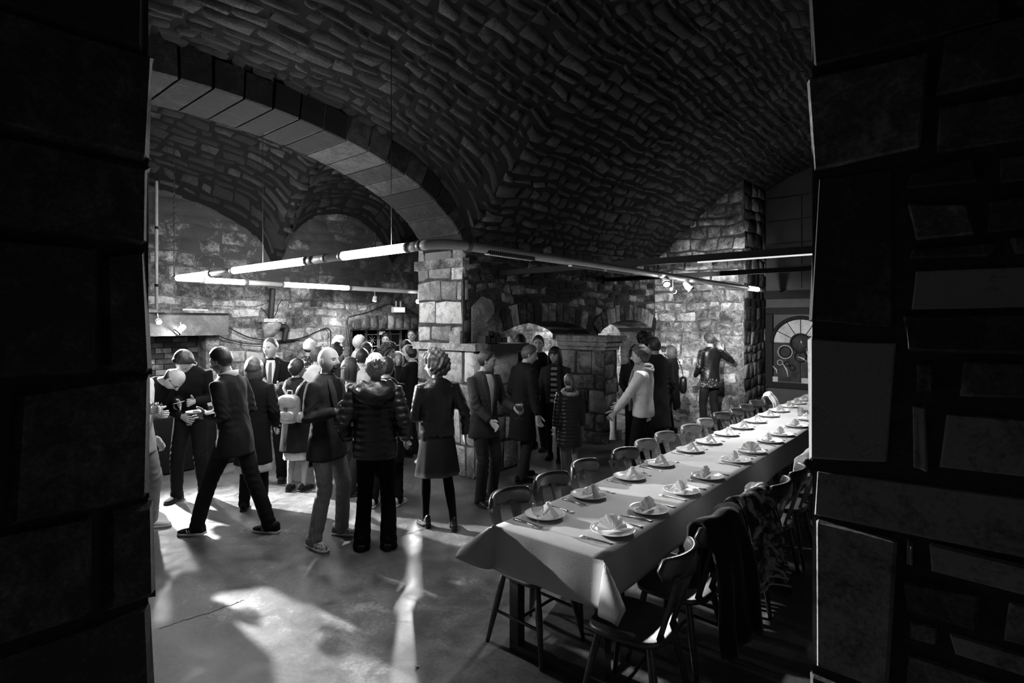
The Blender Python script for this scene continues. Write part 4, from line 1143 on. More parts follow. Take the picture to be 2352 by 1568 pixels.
# ------------------------------------------------------------------ people: body, head, hands, clothes
def fabric(name, v, rough=.85, bump=.5, bscale=90, sheen=0, var=.2, spec=.15): return plain(name, v, rough, spec, 0, var, 10, bump, bscale, 0)
SK = {}
def skin(v):
    if v not in SK: SK[v] = plain('skin %.2f' % v, v, .5, .35, var=.10, scale=25)
    return SK[v]
FB = {}
def cloth(v, kind='fabric'):
    v = v * .45 if v < .12 else v
    key = (round(v, 4), kind)
    if key not in FB:
        if kind == 'leather': FB[key] = plain('leather %.3f' % v, v, .32, .5, var=.2, scale=14, bump=.6, bscale=45)
        elif kind == 'puffer': FB[key] = plain('quilted nylon %.3f' % v, v, .38, .5, var=.2, scale=14, bump=.5, bscale=40)
        elif kind == 'knit': FB[key] = fabric('knit %.3f' % v, v, .95, .9, 140, .3)
        elif kind == 'tweed':
            FB[key] = fabric('tweed %.3f' % v, v, .95, .9, 220, .3, .45)
        elif kind == 'plaid':
            t = NT('checked trouser cloth'); c = t.coord()
            w1 = t.n('ShaderNodeTexWave'); w1.bands_direction = 'Z'; w1.inputs['Scale'].default_value = 30; w1.inputs['Distortion'].default_value = .6
            w2 = t.n('ShaderNodeTexWave'); w2.bands_direction = 'X'; w2.inputs['Scale'].default_value = 26; w2.inputs['Distortion'].default_value = .6
            t.l(c, w1.inputs['Vector']); t.l(c, w2.inputs['Vector'])
            t.l(t.ramp(t.math('MULTIPLY', t.math('ADD', w1.outputs['Fac'], w2.outputs['Fac']), .5), [(.25, v * .72), (.55, v), (.85, v * 1.22)]), t.b.inputs['Base Color'])
            t.b.inputs['Roughness'].default_value = .7; FB[key] = t.m
        elif kind == 'stripe':
            t = NT('bold striped jersey'); c = t.coord(); w1 = t.n('ShaderNodeTexWave'); w1.bands_direction = 'Z'; w1.inputs['Scale'].default_value = 4.2
            t.l(c, w1.inputs['Vector']); t.l(t.ramp(w1.outputs['Fac'], [(.48, .01), (.52, v)]), t.b.inputs['Base Color']); t.b.inputs['Roughness'].default_value = .85; FB[key] = t.m
        elif kind == 'leopard':
            t = NT('spotted canvas'); c = t.coord(); vo = t.n('ShaderNodeTexVoronoi'); vo.inputs['Scale'].default_value = 80
            t.l(c, vo.inputs['Vector']); t.l(t.ramp(vo.outputs['Distance'], [(.42, .012), (.52, v)]), t.b.inputs['Base Color']); t.b.inputs['Roughness'].default_value = .8; FB[key] = t.m
        elif kind == 'flower':
            t = NT('floral print cloth'); c = t.coord(); vo = t.n('ShaderNodeTexVoronoi'); vo.inputs['Scale'].default_value = 26
            t.l(c, vo.inputs['Vector']); t.l(t.ramp(vo.outputs['Distance'], [(.18, v), (.45, .012)]), t.b.inputs['Base Color']); t.b.inputs['Roughness'].default_value = .8; FB[key] = t.m
        else: FB[key] = fabric('cloth %.3f' % v, v)
    return FB[key]
HM = {}
def hairmat(v):
    if v not in HM:
        v0 = v; v = v * .55 if v < .2 else v
        t = NT('hair %.3f' % v); c = t.coord((60, 60, 8)); n = t.noise(c, 1.6, 4, .6, .5)
        t.l(t.ramp(n, [(.3, v * .55), (.7, v * 1.5)]), t.b.inputs['Base Color']); t.b.inputs['Roughness'].default_value = .5
        t.l(t.bump(n, .6, .006), t.b.inputs['Normal']); HM[v0] = t.m; return t.m
    return HM[v]
M['eye_dark'] = plain('dark iris', .015, .15, .5)
M['eye_white'] = plain('eye white', .55, .25, .5, var=.03)
M['sole_white'] = plain('white rubber sole', .6, .6, .3, var=.08)
M['sole_dark'] = plain('dark rubber sole', .02, .7, .3)

def grid_dirs(nu, nv):
    ph = np.linspace(0, 2 * np.pi, nu, endpoint=False); az = ph - .55 * np.sin(ph)       # denser in front (+y)
    pol = np.linspace(0, np.pi, nv + 1)[1:-1]
    D = np.array([[np.sin(p) * np.sin(a), np.sin(p) * np.cos(a), np.cos(p)] for p in pol for a in az])
    D = np.vstack([[0, 0, 1], D, [0, 0, -1]]); F = []; m = nv - 1
    for j in range(nu): F.append((0, 1 + (j + 1) % nu, 1 + j))
    for i in range(m - 1):
        for j in range(nu):
            a = 1 + i * nu + j; b = 1 + i * nu + (j + 1) % nu; F.append((a, b, b + nu, a + nu))
    l = len(D) - 1; s = 1 + (m - 1) * nu
    for j in range(nu): F.append((l, s + j, s + (j + 1) % nu))
    return D, F
def head_shape(D, female=False, wide=1.0):
    x = D[:, 0] * .077 * wide; y = D[:, 1] * .097; z = D[:, 2] * .120
    low = np.clip(-D[:, 2], 0, 1)
    x = x * (1 - .34 * low ** 1.6); 
    y = np.where(D[:, 1] < 0, y * (1.06 - .55 * low), y * (.95 - .06 * low) + .006 * low)
    fr = np.clip(D[:, 1], 0, 1) ** .5; ax = np.abs(x)
    g = lambda v, c, s: np.exp(-((v - c) / s) ** 2)
    dy = .030 * g(x, 0, .0115) * g(z, -.024, .016) + .012 * g(x, 0, .011) * g(z, .002, .02)
    dy += .006 * g(ax, .030, .022) * g(z, .024, .010) - .010 * g(ax, .031, .015) * g(z, .004, .011)
    dy += .004 * g(ax, .044, .02) * g(z, -.03, .02) + .007 * g(x, 0, .022) * g(z, -.058, .009) - .004 * g(x, 0, .025) * g(z, -.0585, .003)
    dy += .010 * g(x, 0, .024) * g(z, -.096, .017) - .003 * g(x, 0, .03) * g(z, -.076, .007)
    y = y + dy * fr
    return np.stack([x, y, z], 1)
HD, HF = grid_dirs(92, 72); HD2, HF2 = grid_dirs(36, 28)

def sstep(x): x = np.clip(x, 0, 1); return x * x * (3 - 2 * x)
def hair_mask(D, bald=0.0, line=0.0):
    dzb = np.interp(D[:, 1], [-1, -.5, -.15, .15, .45, .75, 1], [-.58, -.52, -.30, .02, .34, .66, .62]) + line
    m = sstep((D[:, 2] - dzb) / .14 + .3)
    if bald: m = m * sstep((bald - D[:, 2]) / .12)
    return m

def hand_mesh(curl=20, spread=4, thumb=.7, right=True):
    """fingers along +y, palm faces -z, thumb on +x"""
    mb = MB()
    V, F = tube([(0, -.02, 0), (0, .01, 0), (.001, .045, 0), (0, .082, .001), (0, .094, .001)], [(.026, .017), (.030, .017), (.040, .016), (.041, .013), (.036, .010)], 12, up=(0, 0, 1)); mb.add(V, F)
    for x, L, rr_ in ((.030, .066, .0088), (.0105, .076, .0092), (-.0095, .071, .0090), (-.029, .056, .0078)):
        p = np.array([x, .084, .0]); a = math.radians(-curl * .55); sp = math.radians(x * 100 * spread); pts = [p - np.array([0, .012, 0]), p]; rad = [rr_, rr_]
        for k, f in enumerate((.44, .31, .25)):
            p = p + L * f * np.array([math.sin(sp) * math.cos(a), math.cos(a) * math.cos(sp), math.sin(a)]); pts.append(p); rad.append(rr_ * (.96, .88, .70)[k]); a -= math.radians(curl)
        V, F = tube(pts, rad, 8); mb.add(V, F)
    p0 = np.array([.028, .018, -.003]); d1 = np.array([.75 * thumb, .62, -.25 * (2 - thumb)]); d1 /= np.linalg.norm(d1); d2 = d1 * .75 + np.array([-.1, .5, -.25]); d2 /= np.linalg.norm(d2)
    V, F = tube([p0, p0 + d1 * .036, p0 + d1 * .036 + d2 * .028, p0 + d1 * .036 + d2 * .05], [.014, .0115, .0105, .0075], 8); mb.add(V, F)
    V, F = mb.data()
    if not right: V = V * np.array([-1, 1, 1]); F = [f[::-1] for f in F]
    return V, F
HANDS = {(n, r): hand_mesh(c, s, t_, r) for n, (c, s, t_) in {'relaxed': (22, 3, .6), 'grip': (52, 1, .9), 'flat': (8, 4, .8), 'cup': (34, 2, 1.0)}.items() for r in (True, False)}

def shoe_mesh(kind='dress'):
    """toe along +y, heel at y=-.09, ankle at origin, sole at z=-.085 (local); returns (upper, sole)"""
    st = [(-.085, .026, .075), (-.07, .034, .085), (-.03, .036, .080), (.02, .038, .055), (.07, .044, .038), (.12, .045, .030), (.155, .037, .024), (.178, .018, .016)]
    if kind == 'sneaker': st = [(y, w * 1.06, h * 1.05) for y, w, h in st]
    if kind == 'heel': st = [(y * .9, w * .85, h * .95) for y, w, h in st]
    V = []; n = 12; hz = -.085 + .02
    for y, w, h in st:
        z0 = hz + (.045 * max(0, (.03 - y) / .11) if kind == 'heel' else 0)
        for k in range(n):
            t_ = 2 * math.pi * k / n; c_, s_ = math.cos(t_), math.sin(t_)
            V.append((w * math.copysign(abs(c_) ** .8, c_), y, z0 + (h * max(0, s_) ** .75 if s_ > 0 else 0) + (0 if s_ > 0 else -.004)))
    F = [(i * n + j, (i + 1) * n + j, (i + 1) * n + (j + 1) % n, i * n + (j + 1) % n) for i in range(len(st) - 1) for j in range(n)] + [tuple(range(n)), tuple((len(st) - 1) * n + j for j in range(n - 1, -1, -1))]
    up = (np.array(V), F)
    # sole
    out = [(w * 1.06, y) for y, w, h in st]; ring = [(x, y) for x, y in out] + [(-x, y) for x, y in out[::-1]]
    mb = MB(); m = len(ring); V = []
    for z in (-.085, hz + .002):
        for x, y in ring: V.append((x, y * 1.02, z + (.045 * max(0, (.03 - y) / .11) * (1 if z > -.08 else .75) if kind == 'heel' else 0)))
    F = [(j, (j + 1) % m, m + (j + 1) % m, m + j) for j in range(m)] + [tuple(range(m - 1, -1, -1)), tuple(m + j for j in range(m))]
    mb.add(V, F)
    if kind == 'heel': mb.box(-.024, .024, -.078, -.035, -.085, -.03)
    if kind == 'dress': pass
    return up, mb.data()
SHOES = {k: shoe_mesh(k) for k in ('dress', 'sneaker', 'heel')}

def ik(S, T, l1, l2, hint):
    S, T, hint = np.array(S, float), np.array(T, float), np.array(hint, float)
    d = T - S; L = np.linalg.norm(d); u = d / (L + 1e-9)
    L2 = min(L, (l1 + l2) * .998); T = S + u * L2
    x = (l1 * l1 - l2 * l2 + L2 * L2) / (2 * L2); h = math.sqrt(max(0, l1 * l1 - x * x))
    hint = hint - u * np.dot(hint, u); hint /= np.linalg.norm(hint) + 1e-9
    return S + u * x + hint * h, T

BODY_SEC = [(-.12, .145, .100, 0), (-.04, .160, .108, -.005), (.05, .150, .100, 0), (.15, .135, .092, .005), (.26, .148, .102, .008), (.36, .165, .105, .004), (.42, .165, .095, 0), (.465, .125, .078, -.005), (.50, .070, .062, -.008)]
JACKETS = {   # hem (spine height), list of sections
    'suit':    dict(hem=-.20, secs=[(-.20, .208, .152, 0), (-.10, .200, .144, 0), (.02, .182, .130, 0), (.14, .166, .118, .005), (.26, .182, .126, .008), (.36, .200, .126, .004), (.425, .195, .112, 0), (.47, .135, .090, -.006), (.51, .072, .068, -.008)], sleeve=(.066, .058, .047)),
    'coat':    dict(hem=-.42, secs=[(-.42, .225, .165, 0), (-.25, .210, .155, 0), (-.10, .198, .145, 0), (.02, .190, .135, 0), (.14, .184, .130, .005), (.26, .194, .132, .008), (.36, .206, .130, .004), (.425, .20, .116, 0), (.475, .140, .096, -.006), (.52, .080, .074, -.008)], sleeve=(.072, .064, .053)),
    'puffer':  dict(hem=-.12, secs=[(-.12, .192, .150, 0), (-.06, .200, .155, 0), (.04, .192, .148, 0), (.14, .188, .142, .0), (.26, .205, .148, .004), (.36, .215, .145, 0), (.425, .205, .128, -.01), (.475, .150, .110, -.012), (.52, .095, .088, -.012)], sleeve=(.078, .070, .054)),
    'short':   dict(hem=-.06, secs=[(-.06, .178, .130, 0), (.0, .180, .130, 0), (.06, .172, .124, 0), (.14, .164, .118, .004), (.26, .178, .124, .008), (.36, .194, .122, .004), (.425, .188, .110, 0), (.47, .132, .090, -.006), (.51, .074, .070, -.008)], sleeve=(.062, .055, .045)),
    'sweater': dict(hem=-.10, secs=[(-.10, .172, .122, 0), (-.04, .176, .126, 0), (.05, .168, .120, 0), (.15, .158, .112, .005), (.26, .170, .120, .008), (.36, .186, .120, .004), (.425, .182, .106, 0), (.47, .130, .088, -.006), (.505, .070, .066, -.008)], sleeve=(.060, .052, .042)),
}
TASKS = []   # voxel meshes computed together

def person(label, px, Y, H, heading, top='sweater', topc=.03, topk='fabric', leg='trousers', legc=.02, legk='fabric', hair=('short', .03), skinv=.36,
           lean=0, side=0, head=(0, 0), armL=None, armR=None, handL='relaxed', handR='relaxed', feet=((-.11, .0, 8), (.11, .0, -8)), shoe='dress', shoec=.02, solec=None,
           lapel=None, shirt=None, tie=None, collar=None, beard=0, female=False, group='people in the hall', glasses=False, hood=False, build=1.0, skirt=None, thumbs='up', legr=1.0, shoek='fabric', far=None, hintL=(-.35, -.9, -.35), hintR=(.35, -.9, -.35)):
    X = (px - 1176) / FPX * Y; s = H / 1.75
    far = (Y > 7.3) if far is None else far
    root = empty('person', (X, Y, 0), math.radians(heading)); tag(root, label, 'person', group)
    R = {'root': root, 's': s}
    pel = np.array([0, 0, .95]); Rm = np.array(Matrix.Rotation(math.radians(-lean), 3, 'X') @ Matrix.Rotation(math.radians(side), 3, 'Y'))
    def spine(x, y, h):
        h = h * 1.10 if h > 0 else h
        f = sstep(np.clip((h + .05) / .30, 0, 1)); p = np.array([x, y, h])
        return pel + p * (1 - f) + (Rm @ p) * f
    # ---- joints
    shL, shR = spine(-.178 * build, -.005, .415), spine(.178 * build, -.005, .415)
    UA, FA = .285, .255
    if armL is None: armL = (-.25, .03, .84)
    if armR is None: armR = (.25, .03, .84)
    elL, wrL = ik(shL, armL, UA, FA, hintL); elR, wrR = ik(shR, armR, UA, FA, hintR)
    legs = []
    for sx, (fx, fy, fa, *lift) in zip((-1, 1), feet):
        lift = lift[0] if lift else 0
        ank = np.array([fx, fy - .0, .088 + lift]); hip = np.array([sx * .080, 0, .92])
        kn, an = ik(hip, ank, .425, .425, (math.sin(math.radians(-fa)) * .2, 1, 0))
        legs.append((hip, kn, ank, fa, lift))
    hc = spine(0, .0, .50) + np.array([0, 0, 0])
    hy, hp = math.radians(head[0]), math.radians(head[1])
    HR = Rm @ np.array(Matrix.Rotation(hy, 3, 'Z') @ Matrix.Rotation(-hp, 3, 'X')) if lean < 60 else np.array(Matrix.Rotation(hy, 3, 'Z') @ Matrix.Rotation(-hp, 3, 'X'))
    neck_b = spine(0, -.012, .46); hcen = spine(0, .012, .53 / 1.10) + HR @ np.array([0, .018, .145])
    # ---- body (coarse under the clothes), then head and hands in the same mesh
    mb = MB()
    V = []; th = np.linspace(0, 2 * np.pi, 20, endpoint=False)
    def loft(secs, infl=0.0):
        V = []
        for h, rx, ry, yo in secs:
            for u in th: V.append(spine(np.cos(u) * (rx * build + infl), np.sin(u) * (ry * (build * .6 + .4) + infl) + yo, h))
        k = len(secs); F = [(i * 20 + j, i * 20 + (j + 1) % 20, (i + 1) * 20 + (j + 1) % 20, (i + 1) * 20 + j) for i in range(k - 1) for j in range(20)] + [tuple(range(19, -1, -1)), tuple((k - 1) * 20 + j for j in range(20))]
        return np.array(V), F
    mb.add(*loft(BODY_SEC, -.012))
    for sh, el, wr in ((shL, elL, wrL), (shR, elR, wrR)):
        mb.tube([sh, sh * .5 + el * .5, el, el * .5 + wr * .5, wr], [.048, .044, .038, .034, .025], 10)
    for hip, kn, an, fa, lift in legs:
        r_ = legr * (1.0 if leg == 'bare' else .78)
        mb.tube([hip + np.array([0, 0, .03]), hip * .6 + kn * .4, kn, kn * .65 + an * .35, kn * .25 + an * .75, an, an - np.array([0, 0, .03])], [.088, .075 * r_, .052 * r_, .054 * r_, .040 * r_, .034 * r_, .034 * r_], 12)
    mb.tube([neck_b, (neck_b + hcen) / 2 - HR @ np.array([0, .01, .03]), hcen + HR @ np.array([0, -.015, -.03])], [.062, .054, .052], 12)
    D, F = (HD2, HF2) if far else (HD, HF)
    hv = head_shape(D, female) * 1.03
    fi = np.zeros(len(F), int)
    cen = np.array([hv[list(f)].mean(0) for f in F]); front = cen[:, 1] > .04
    ax = np.abs(cen[:, 0])
    fi[front & (cen[:, 2] > .019) & (cen[:, 2] < .029) & (ax > .012) & (ax < .048)] = 1
    fi[front & (cen[:, 2] > -.066) & (cen[:, 2] < -.050) & (ax < .022)] = 2
    if beard:
        bm = (cen[:, 1] > -.01) & (cen[:, 2] < -.034 - .0 * ax) & ~((ax < .020) & (cen[:, 2] > -.066) & (cen[:, 2] < -.052))
        if beard == 2: bm = front & (ax < .034) & (cen[:, 2] < -.040) & ~((ax < .018) & (cen[:, 2] > -.064) & (cen[:, 2] < -.052))
        fi[bm & (ax + 0 > (-.1))] = np.where(bm[bm], 3, 0)
    hw = hv @ HR.T + hcen
    ear = MB()
    for sx in (-1, 1):
        V, F2 = sphere(10, 8); V = V * np.array([.009, .019, .031]); V[:, 0] += .006 * sx * (V[:, 1] < 0)
        ear.add((V + np.array([sx * .077, -.006, -.004])) @ HR.T + hcen, F2)
        V, F2 = sphere(8, 6); ear.add((V * np.array([.0115, .0085, .0065]) + np.array([sx * .031, .0755, .004])) @ HR.T + hcen, F2, 4)
        V, F2 = sphere(8, 6); ear.add((V * np.array([.006, .004, .006]) + np.array([sx * .031, .0825, .004])) @ HR.T + hcen, F2, 5)
    hands = []
    for (el, wr, pose, right) in ((elL, wrL, handL, False), (elR, wrR, handR, True)):
        Vh, Fh = HANDS[(pose, right)]
        y = wr - el; y /= np.linalg.norm(y)
        hang = y[2] < -.6
        xt = np.array([0, 1, 0.]) if hang else (np.array([0, 0, 1.]) if thumbs == 'up' else np.array([(-1 if not right else 1) * -1., .2, .3]))
        xt = xt - y * np.dot(xt, y); xt /= np.linalg.norm(xt); sgn = 1 if right else -1
        # thumb side (+x for right, -x for left template) points along xt
        xa = xt * sgn; za = np.cross(xa, y)
        B = np.stack([xa, y, za], 1)
        hands.append((Vh @ B.T + wr + y * .012, Fh)); R['handR' if right else 'handL'] = (wr + y * .075, B)
    mats = [skin(skinv), hairmat(hair[1]) if hair else skin(skinv * .7), skin(round(skinv * .72, 3)), hairmat(hair[1] if hair and hair[0] != 'none' else .05), M['eye_white'], M['eye_dark']]
    extra = MB(); extra.add(hw, F); extra.m = list(fi)
    eV, eF = ear.data(); extra.add(eV, eF); extra.m = list(fi) + ear.m
    for Vh, Fh in hands: extra.add(Vh, Fh)
    bare = leg in ('bare', 'skirt_bare')
    TASKS.append(dict(name='body', parts=mb.data(), voxel=(.014 if bare else .02), smooth=3, root=root, s=s, mats=mats, extra=extra))
    # ---- hair
    if hair and hair[0] != 'none':
        style, hv_ = hair[0], hair[1]; hm = hairmat(hv_); Dh, Fh = (HD, HF) if style == 'curly' else (HD2, HF2)
        base = head_shape(Dh) * 1.03
        th_top, th_side, amp, fr_, line, bald = {'short': (.020, .010, .004, 95, 0, 0), 'buzz': (.006, .005, .001, 90, 0, 0), 'fringe': (.007, .007, .002, 90, .0, .25), 'curly': (.052, .046, .015, 85, -.08, 0),
            'bob': (.026, .026, .004, 90, -.02, 0), 'long': (.022, .020, .004, 90, -.02, 0), 'bangs': (.026, .024, .003, 90, -.30, 0), 'tied': (.020, .014, .004, 110, .02, 0), 'spiky': (.034, .012, .012, 100, 0, 0), 'cap': (.020, .018, .0, 50, .30, 0), 'thick': (.036, .018, .006, 80, -.03, 0), 'pixie': (.030, .020, .006, 90, -.12, 0)}[style]
        m = hair_mask(Dh, bald, line if style != 'bangs' else 0)
        if style == 'bangs': m = np.maximum(m, sstep((Dh[:, 2] - .22) / .1))
        tk = th_side + (th_top - th_side) * np.clip(Dh[:, 2], 0, 1)
        w = wobble(base, 1, fr_, int(px))
        r_ = m * (tk + amp * w) - (1 - m) * .012
        hvv = base + Dh * r_[:, None]
        hb = MB(); hb.add(hvv, Fh)
        rg = random.Random(int(px * 3))
        if style in ('bob', 'long', 'bangs'):
            zl = {'bob': -.13, 'long': -.32, 'bangs': -.20}[style]
            for k in range(26):
                az = math.radians(62 + 236 * k / 25); f = rg.uniform(.9, 1.1)
                sx, sy = math.sin(az), math.cos(az)
                pts = [(sx * .055, sy * .065 - .005, .095), (sx * .088, sy * .100, .04), (sx * .094 * f, sy * .104, -.04), (sx * .092 * f, sy * .100 - .01, (zl - .04) / 2), (sx * .082 * f, sy * .090 - .015, zl * rg.uniform(.9, 1.05))]
                hb.tube(pts, [.014, .018, .019, .017, .007], 6)
        if style == 'spiky':
            for k in range(50):
                a, z = rg.uniform(0, 6.28), rg.uniform(.3, 1); rr2 = math.sqrt(1 - z * z); d = np.array([math.sin(a) * rr2, math.cos(a) * rr2, z]); p = d * np.array([.08, .1, .125]); hb.tube([p, p + d * .03 + np.array([rg.uniform(-.01, .01), rg.uniform(-.01, .01), .004])], [.010, .002], 5)
        if style == 'tied':
            for k in range(34):
                a = math.radians(30 + 300 * k / 33 + 0); sx, sy = math.sin(a), math.cos(a); z0 = rg.uniform(-.03, .08)
                hb.tube([(sx * .085, sy * .102, z0), (sx * .07, sy * .06 - .07, .07), (rg.uniform(-.03, .03), -.125, .055 + rg.uniform(-.03, .05))], [.006, .010, .012], 5)
            for k in range(14): 
                a = rg.uniform(-1.2, 1.2); hb.tube([(0, -.12, .06), (math.sin(a) * .05, -.15, .06 + math.cos(a) * .05)], [.012, .003], 5)
        if style == 'pony' or (len(hair) > 2 and hair[2] == 'pony'):
            hb.tube([(0, -.10, .03), (.0, -.145, .01), (.0, -.15, -.07), (.005, -.125, -.16)], [.018, .026, .022, .006], 8)
        V, F2 = hb.data(); V = (V @ HR.T + hcen) * s
        o = mk('cap' if style == 'cap' else 'hair', V, F2, hm if style != 'cap' else cloth(hv_), root)
        if style == 'cap':
            m2 = hair_mask(Dh, .2, 0); V2 = base + Dh * (m2 * .010 - (1 - m2) * .012)[:, None]
            mk('hair', (V2 @ HR.T + hcen) * s, Fh, hairmat(.04), root)
            MB().sph(tuple((HR @ np.array([0, 0, .146]) + hcen) * s), .010 * s, 8, 6).build('button', cloth(hv_), root)
            bm = MB(); P = [(math.sin(u) * .085, math.cos(u) * .10 + (.055 * max(0, math.cos(u))) * q, .045 - .02 * q) for q in (0, 1) for u in np.linspace(-1.1, 1.1, 11)]
            V, F2 = sheet(P, 2, 11, .006); mk('brim', (V @ HR.T + hcen) * s, F2, cloth(hv_), root)
    if glasses:
        g = MB()
        for sx in (-1, 1):
            g.tube([(sx * .033 + math.cos(u) * .021, .092, .004 + math.sin(u) * .017) for u in np.linspace(0, 2 * np.pi, 15)], .0022, 5); g.tube([(sx * .054, .090, .008), (sx * .078, .02, .008), (sx * .078, -.02, .0)], .002, 5)
        g.tube([(-.012, .095, .008), (.012, .095, .008)], .002, 5)
        V, F2 = g.data(); mk('spectacles', (V @ HR.T + hcen) * s, F2, M['black_steel'], root)
    # ---- upper garment
    J = JACKETS[top]; jb = MB()
    jb.add(*loft(J['secs']))
    s0, s1, s2 = [v * (.5 + .5 * build) for v in J['sleeve']]
    for sh, el, wr in ((shL, elL, wrL), (shR, elR, wrR)):
        inn = spine(0, 0, .40) * .45 + sh * .55
        d = (wr - el) / np.linalg.norm(wr - el)
        jb.tube([inn, sh, sh * .55 + el * .45, el, el * .5 + wr * .5, wr - d * .015], [s0 * .95, s0 * 1.06, s0 * .96, s1 * 1.03, (s1 + s2) / 2 * 1.02, s2], 12)
    nm = {'suit': 'jacket', 'coat': 'coat', 'puffer': 'quilted_jacket', 'short': 'jacket', 'sweater': 'sweater'}[top]
    tm = cloth(topc, topk)
    TASKS.append(dict(name=nm, parts=jb.data(), voxel=(.019 if far else .0135), smooth=4, root=root, s=s, mats=[tm], fold=(.004 if topk == 'puffer' else .006), puffer=(topk == 'puffer'), seed=int(px), joints=(elL, elR)))
    # ---- front details laid on the chest
    secs = J['secs']; hs = [q[0] for q in secs]
    def surf(h, a, off):
        rx, ry, yo = (np.interp(h, hs, [q[i] for q in secs]) for i in (1, 2, 3))
        rx, ry = rx * build + off, ry * (build * .6 + .4) + off
        return spine(math.sin(a) * rx, math.cos(a) * ry + yo, h)
    def patch(name, h0, h1, fl, fr2, off, thick, mat, nh=12, na=6):
        V = []
        for i in range(nh):
            h = h0 + (h1 - h0) * i / (nh - 1); f = i / (nh - 1)
            for j in range(na): V.append(surf(h, fl(f) + (fr2(f) - fl(f)) * j / (na - 1), off + (thick * .3 * math.sin(math.pi * j / (na - 1)))))
        V, F2 = sheet(np.array(V) * s, nh, na, thick); mk(name, V, F2, mat, root)
    if shirt is not None:
        v0 = .06 if top == 'suit' else .2
        patch('shirt_front', v0, .475, lambda f: -.03 - .30 * f ** 1.1, lambda f: .03 + .30 * f ** 1.1, .004, .010, cloth(shirt))
        if tie is not None: patch('tie', v0 + .02, .455, lambda f: -.13 + .06 * f, lambda f: .13 - .06 * f, .014, .010, cloth(tie))
        cb_ = MB(); P = []
        for k in range(18):
            u = math.radians(24 + 312 * k / 17)
            for (rr2, zz) in ((.070, .0), (.067, .045)): P.append(neck_b + Rm @ np.array([math.sin(u) * rr2, math.cos(u) * rr2 + .008, zz + .012 - .012 * math.cos(u)]))
        V, F2 = sheet(np.array(P) * s, 18, 2, .008); mk('collar', V, F2, cloth(shirt), root)
    if lapel is not None:
        for sg in (-1, 1):
            patch('lapel', .07, .47, lambda f: sg * (.03 + .30 * f ** 1.1), lambda f: sg * (.05 + .30 * f ** 1.1 + .30 * math.sin(min(1, f * 1.25) * math.pi * .62)), .010, .010, cloth(lapel, topk))
    if collar is not None:
        P = []
        for k in range(24):
            u = 2 * math.pi * k / 23
            for (rr2, zz) in ((.088, -.02), (.082, .03), (.086, .055)): P.append(neck_b + Rm @ np.array([math.sin(u) * rr2, math.cos(u) * rr2 + .008, zz - .014 * math.cos(u)]))
        V, F2 = sheet(np.array(P) * s, 24, 3, .014); mk('collar', V, F2, cloth(collar, topk if topk != 'stripe' else 'fabric'), root)
    if hood:
        hb = MB(); P = []
        for i in range(9):
            for k in range(15):
                u = math.radians(70 + 220 * k / 14); f = i / 8
                rr2 = .09 + .085 * math.sin(f * math.pi * .75); z = .055 - .20 * f * (.5 + .5 * max(0, -math.cos(u))); 
                P.append(neck_b + Rm @ np.array([math.sin(u) * (rr2 + .02), math.cos(u) * (rr2 * .95) - .005, z + .022 * math.sin(k * 1.35) * math.sin(i * 1.25 + .4)]))
        V, F2 = sheet(np.array(P) * s, 9, 15, .025); mk('hood', V, F2, tm, root)
    # ---- legs
    lm = cloth(legc, legk)
    if leg in ('trousers', 'flared', 'tights', 'shorts'):
        lb = MB()
        for hip, kn, an, fa, lift in legs:
            if leg == 'trousers': pts, rad = [hip + np.array([0, 0, .05]), hip * .6 + kn * .4, kn, kn * .5 + an * .5, an - np.array([0, 0, .045])], [.086, .086, .071, .066, .062]
            elif leg == 'flared': pts, rad = [hip + np.array([0, 0, .05]), hip * .6 + kn * .4, kn, kn * .5 + an * .5, an - np.array([0, 0, .07])], [.086, .086, .072, .070, .078]
            elif leg == 'shorts': pts, rad = [hip + np.array([0, 0, .05]), hip * .5 + kn * .5, kn + np.array([0, 0, .02])], [.105, .105, .10]
            else: pts, rad = [hip + np.array([0, 0, .04]), hip * .6 + kn * .4, kn, kn * .65 + an * .35, kn * .25 + an * .75, an - np.array([0, 0, .03])], [.090, .074, .052, .053, .041, .036]
            lb.tube(pts, [q * (.45 + .55 * build) for q in rad], 14)
        if leg != 'tights': lb.sph((0, -.005, .94), (.155 * build, .108, .12), 16, 12)
        TASKS.append(dict(name={'trousers': 'trousers', 'flared': 'trousers', 'shorts': 'shorts', 'tights': 'tights'}[leg], parts=lb.data(), voxel=(.018 if far else .013), smooth=3, root=root, s=s, mats=[lm], fold=.005 if leg != 'tights' else 0, seed=int(px) + 1, knees=[q[1] for q in legs]))
    if skirt is not None:
        zl, rb, sm = skirt[:3]; zt_ = skirt[3] if len(skirt) > 3 else .96; V = []; n = 40
        for i in range(9):
            f = i / 8; z = zt_ + (zl - zt_) * f
            for k in range(n):
                u = 2 * math.pi * k / n; rr2 = .160 + (rb - .160) * f ** .8 + .010 * f * math.sin(u * 8 + 1)
                V.append((math.cos(u) * rr2, math.sin(u) * rr2 * .80, z))
        F2 = [(i * n + j, i * n + (j + 1) % n, (i + 1) * n + (j + 1) % n, (i + 1) * n + j) for i in range(8) for j in range(n)] + [tuple(range(n))]
        V = np.array(V); V2 = V * np.array([.96, .96, 1]); k = len(V)
        F2 = [f[::-1] for f in F2] + [tuple(x + k for x in f) for f in F2] + [(8 * n + j, 8 * n + (j + 1) % n, k + 8 * n + (j + 1) % n, k + 8 * n + j) for j in range(n)]
        mk('skirt', np.concatenate([V, V2]) * s, F2, sm, root)
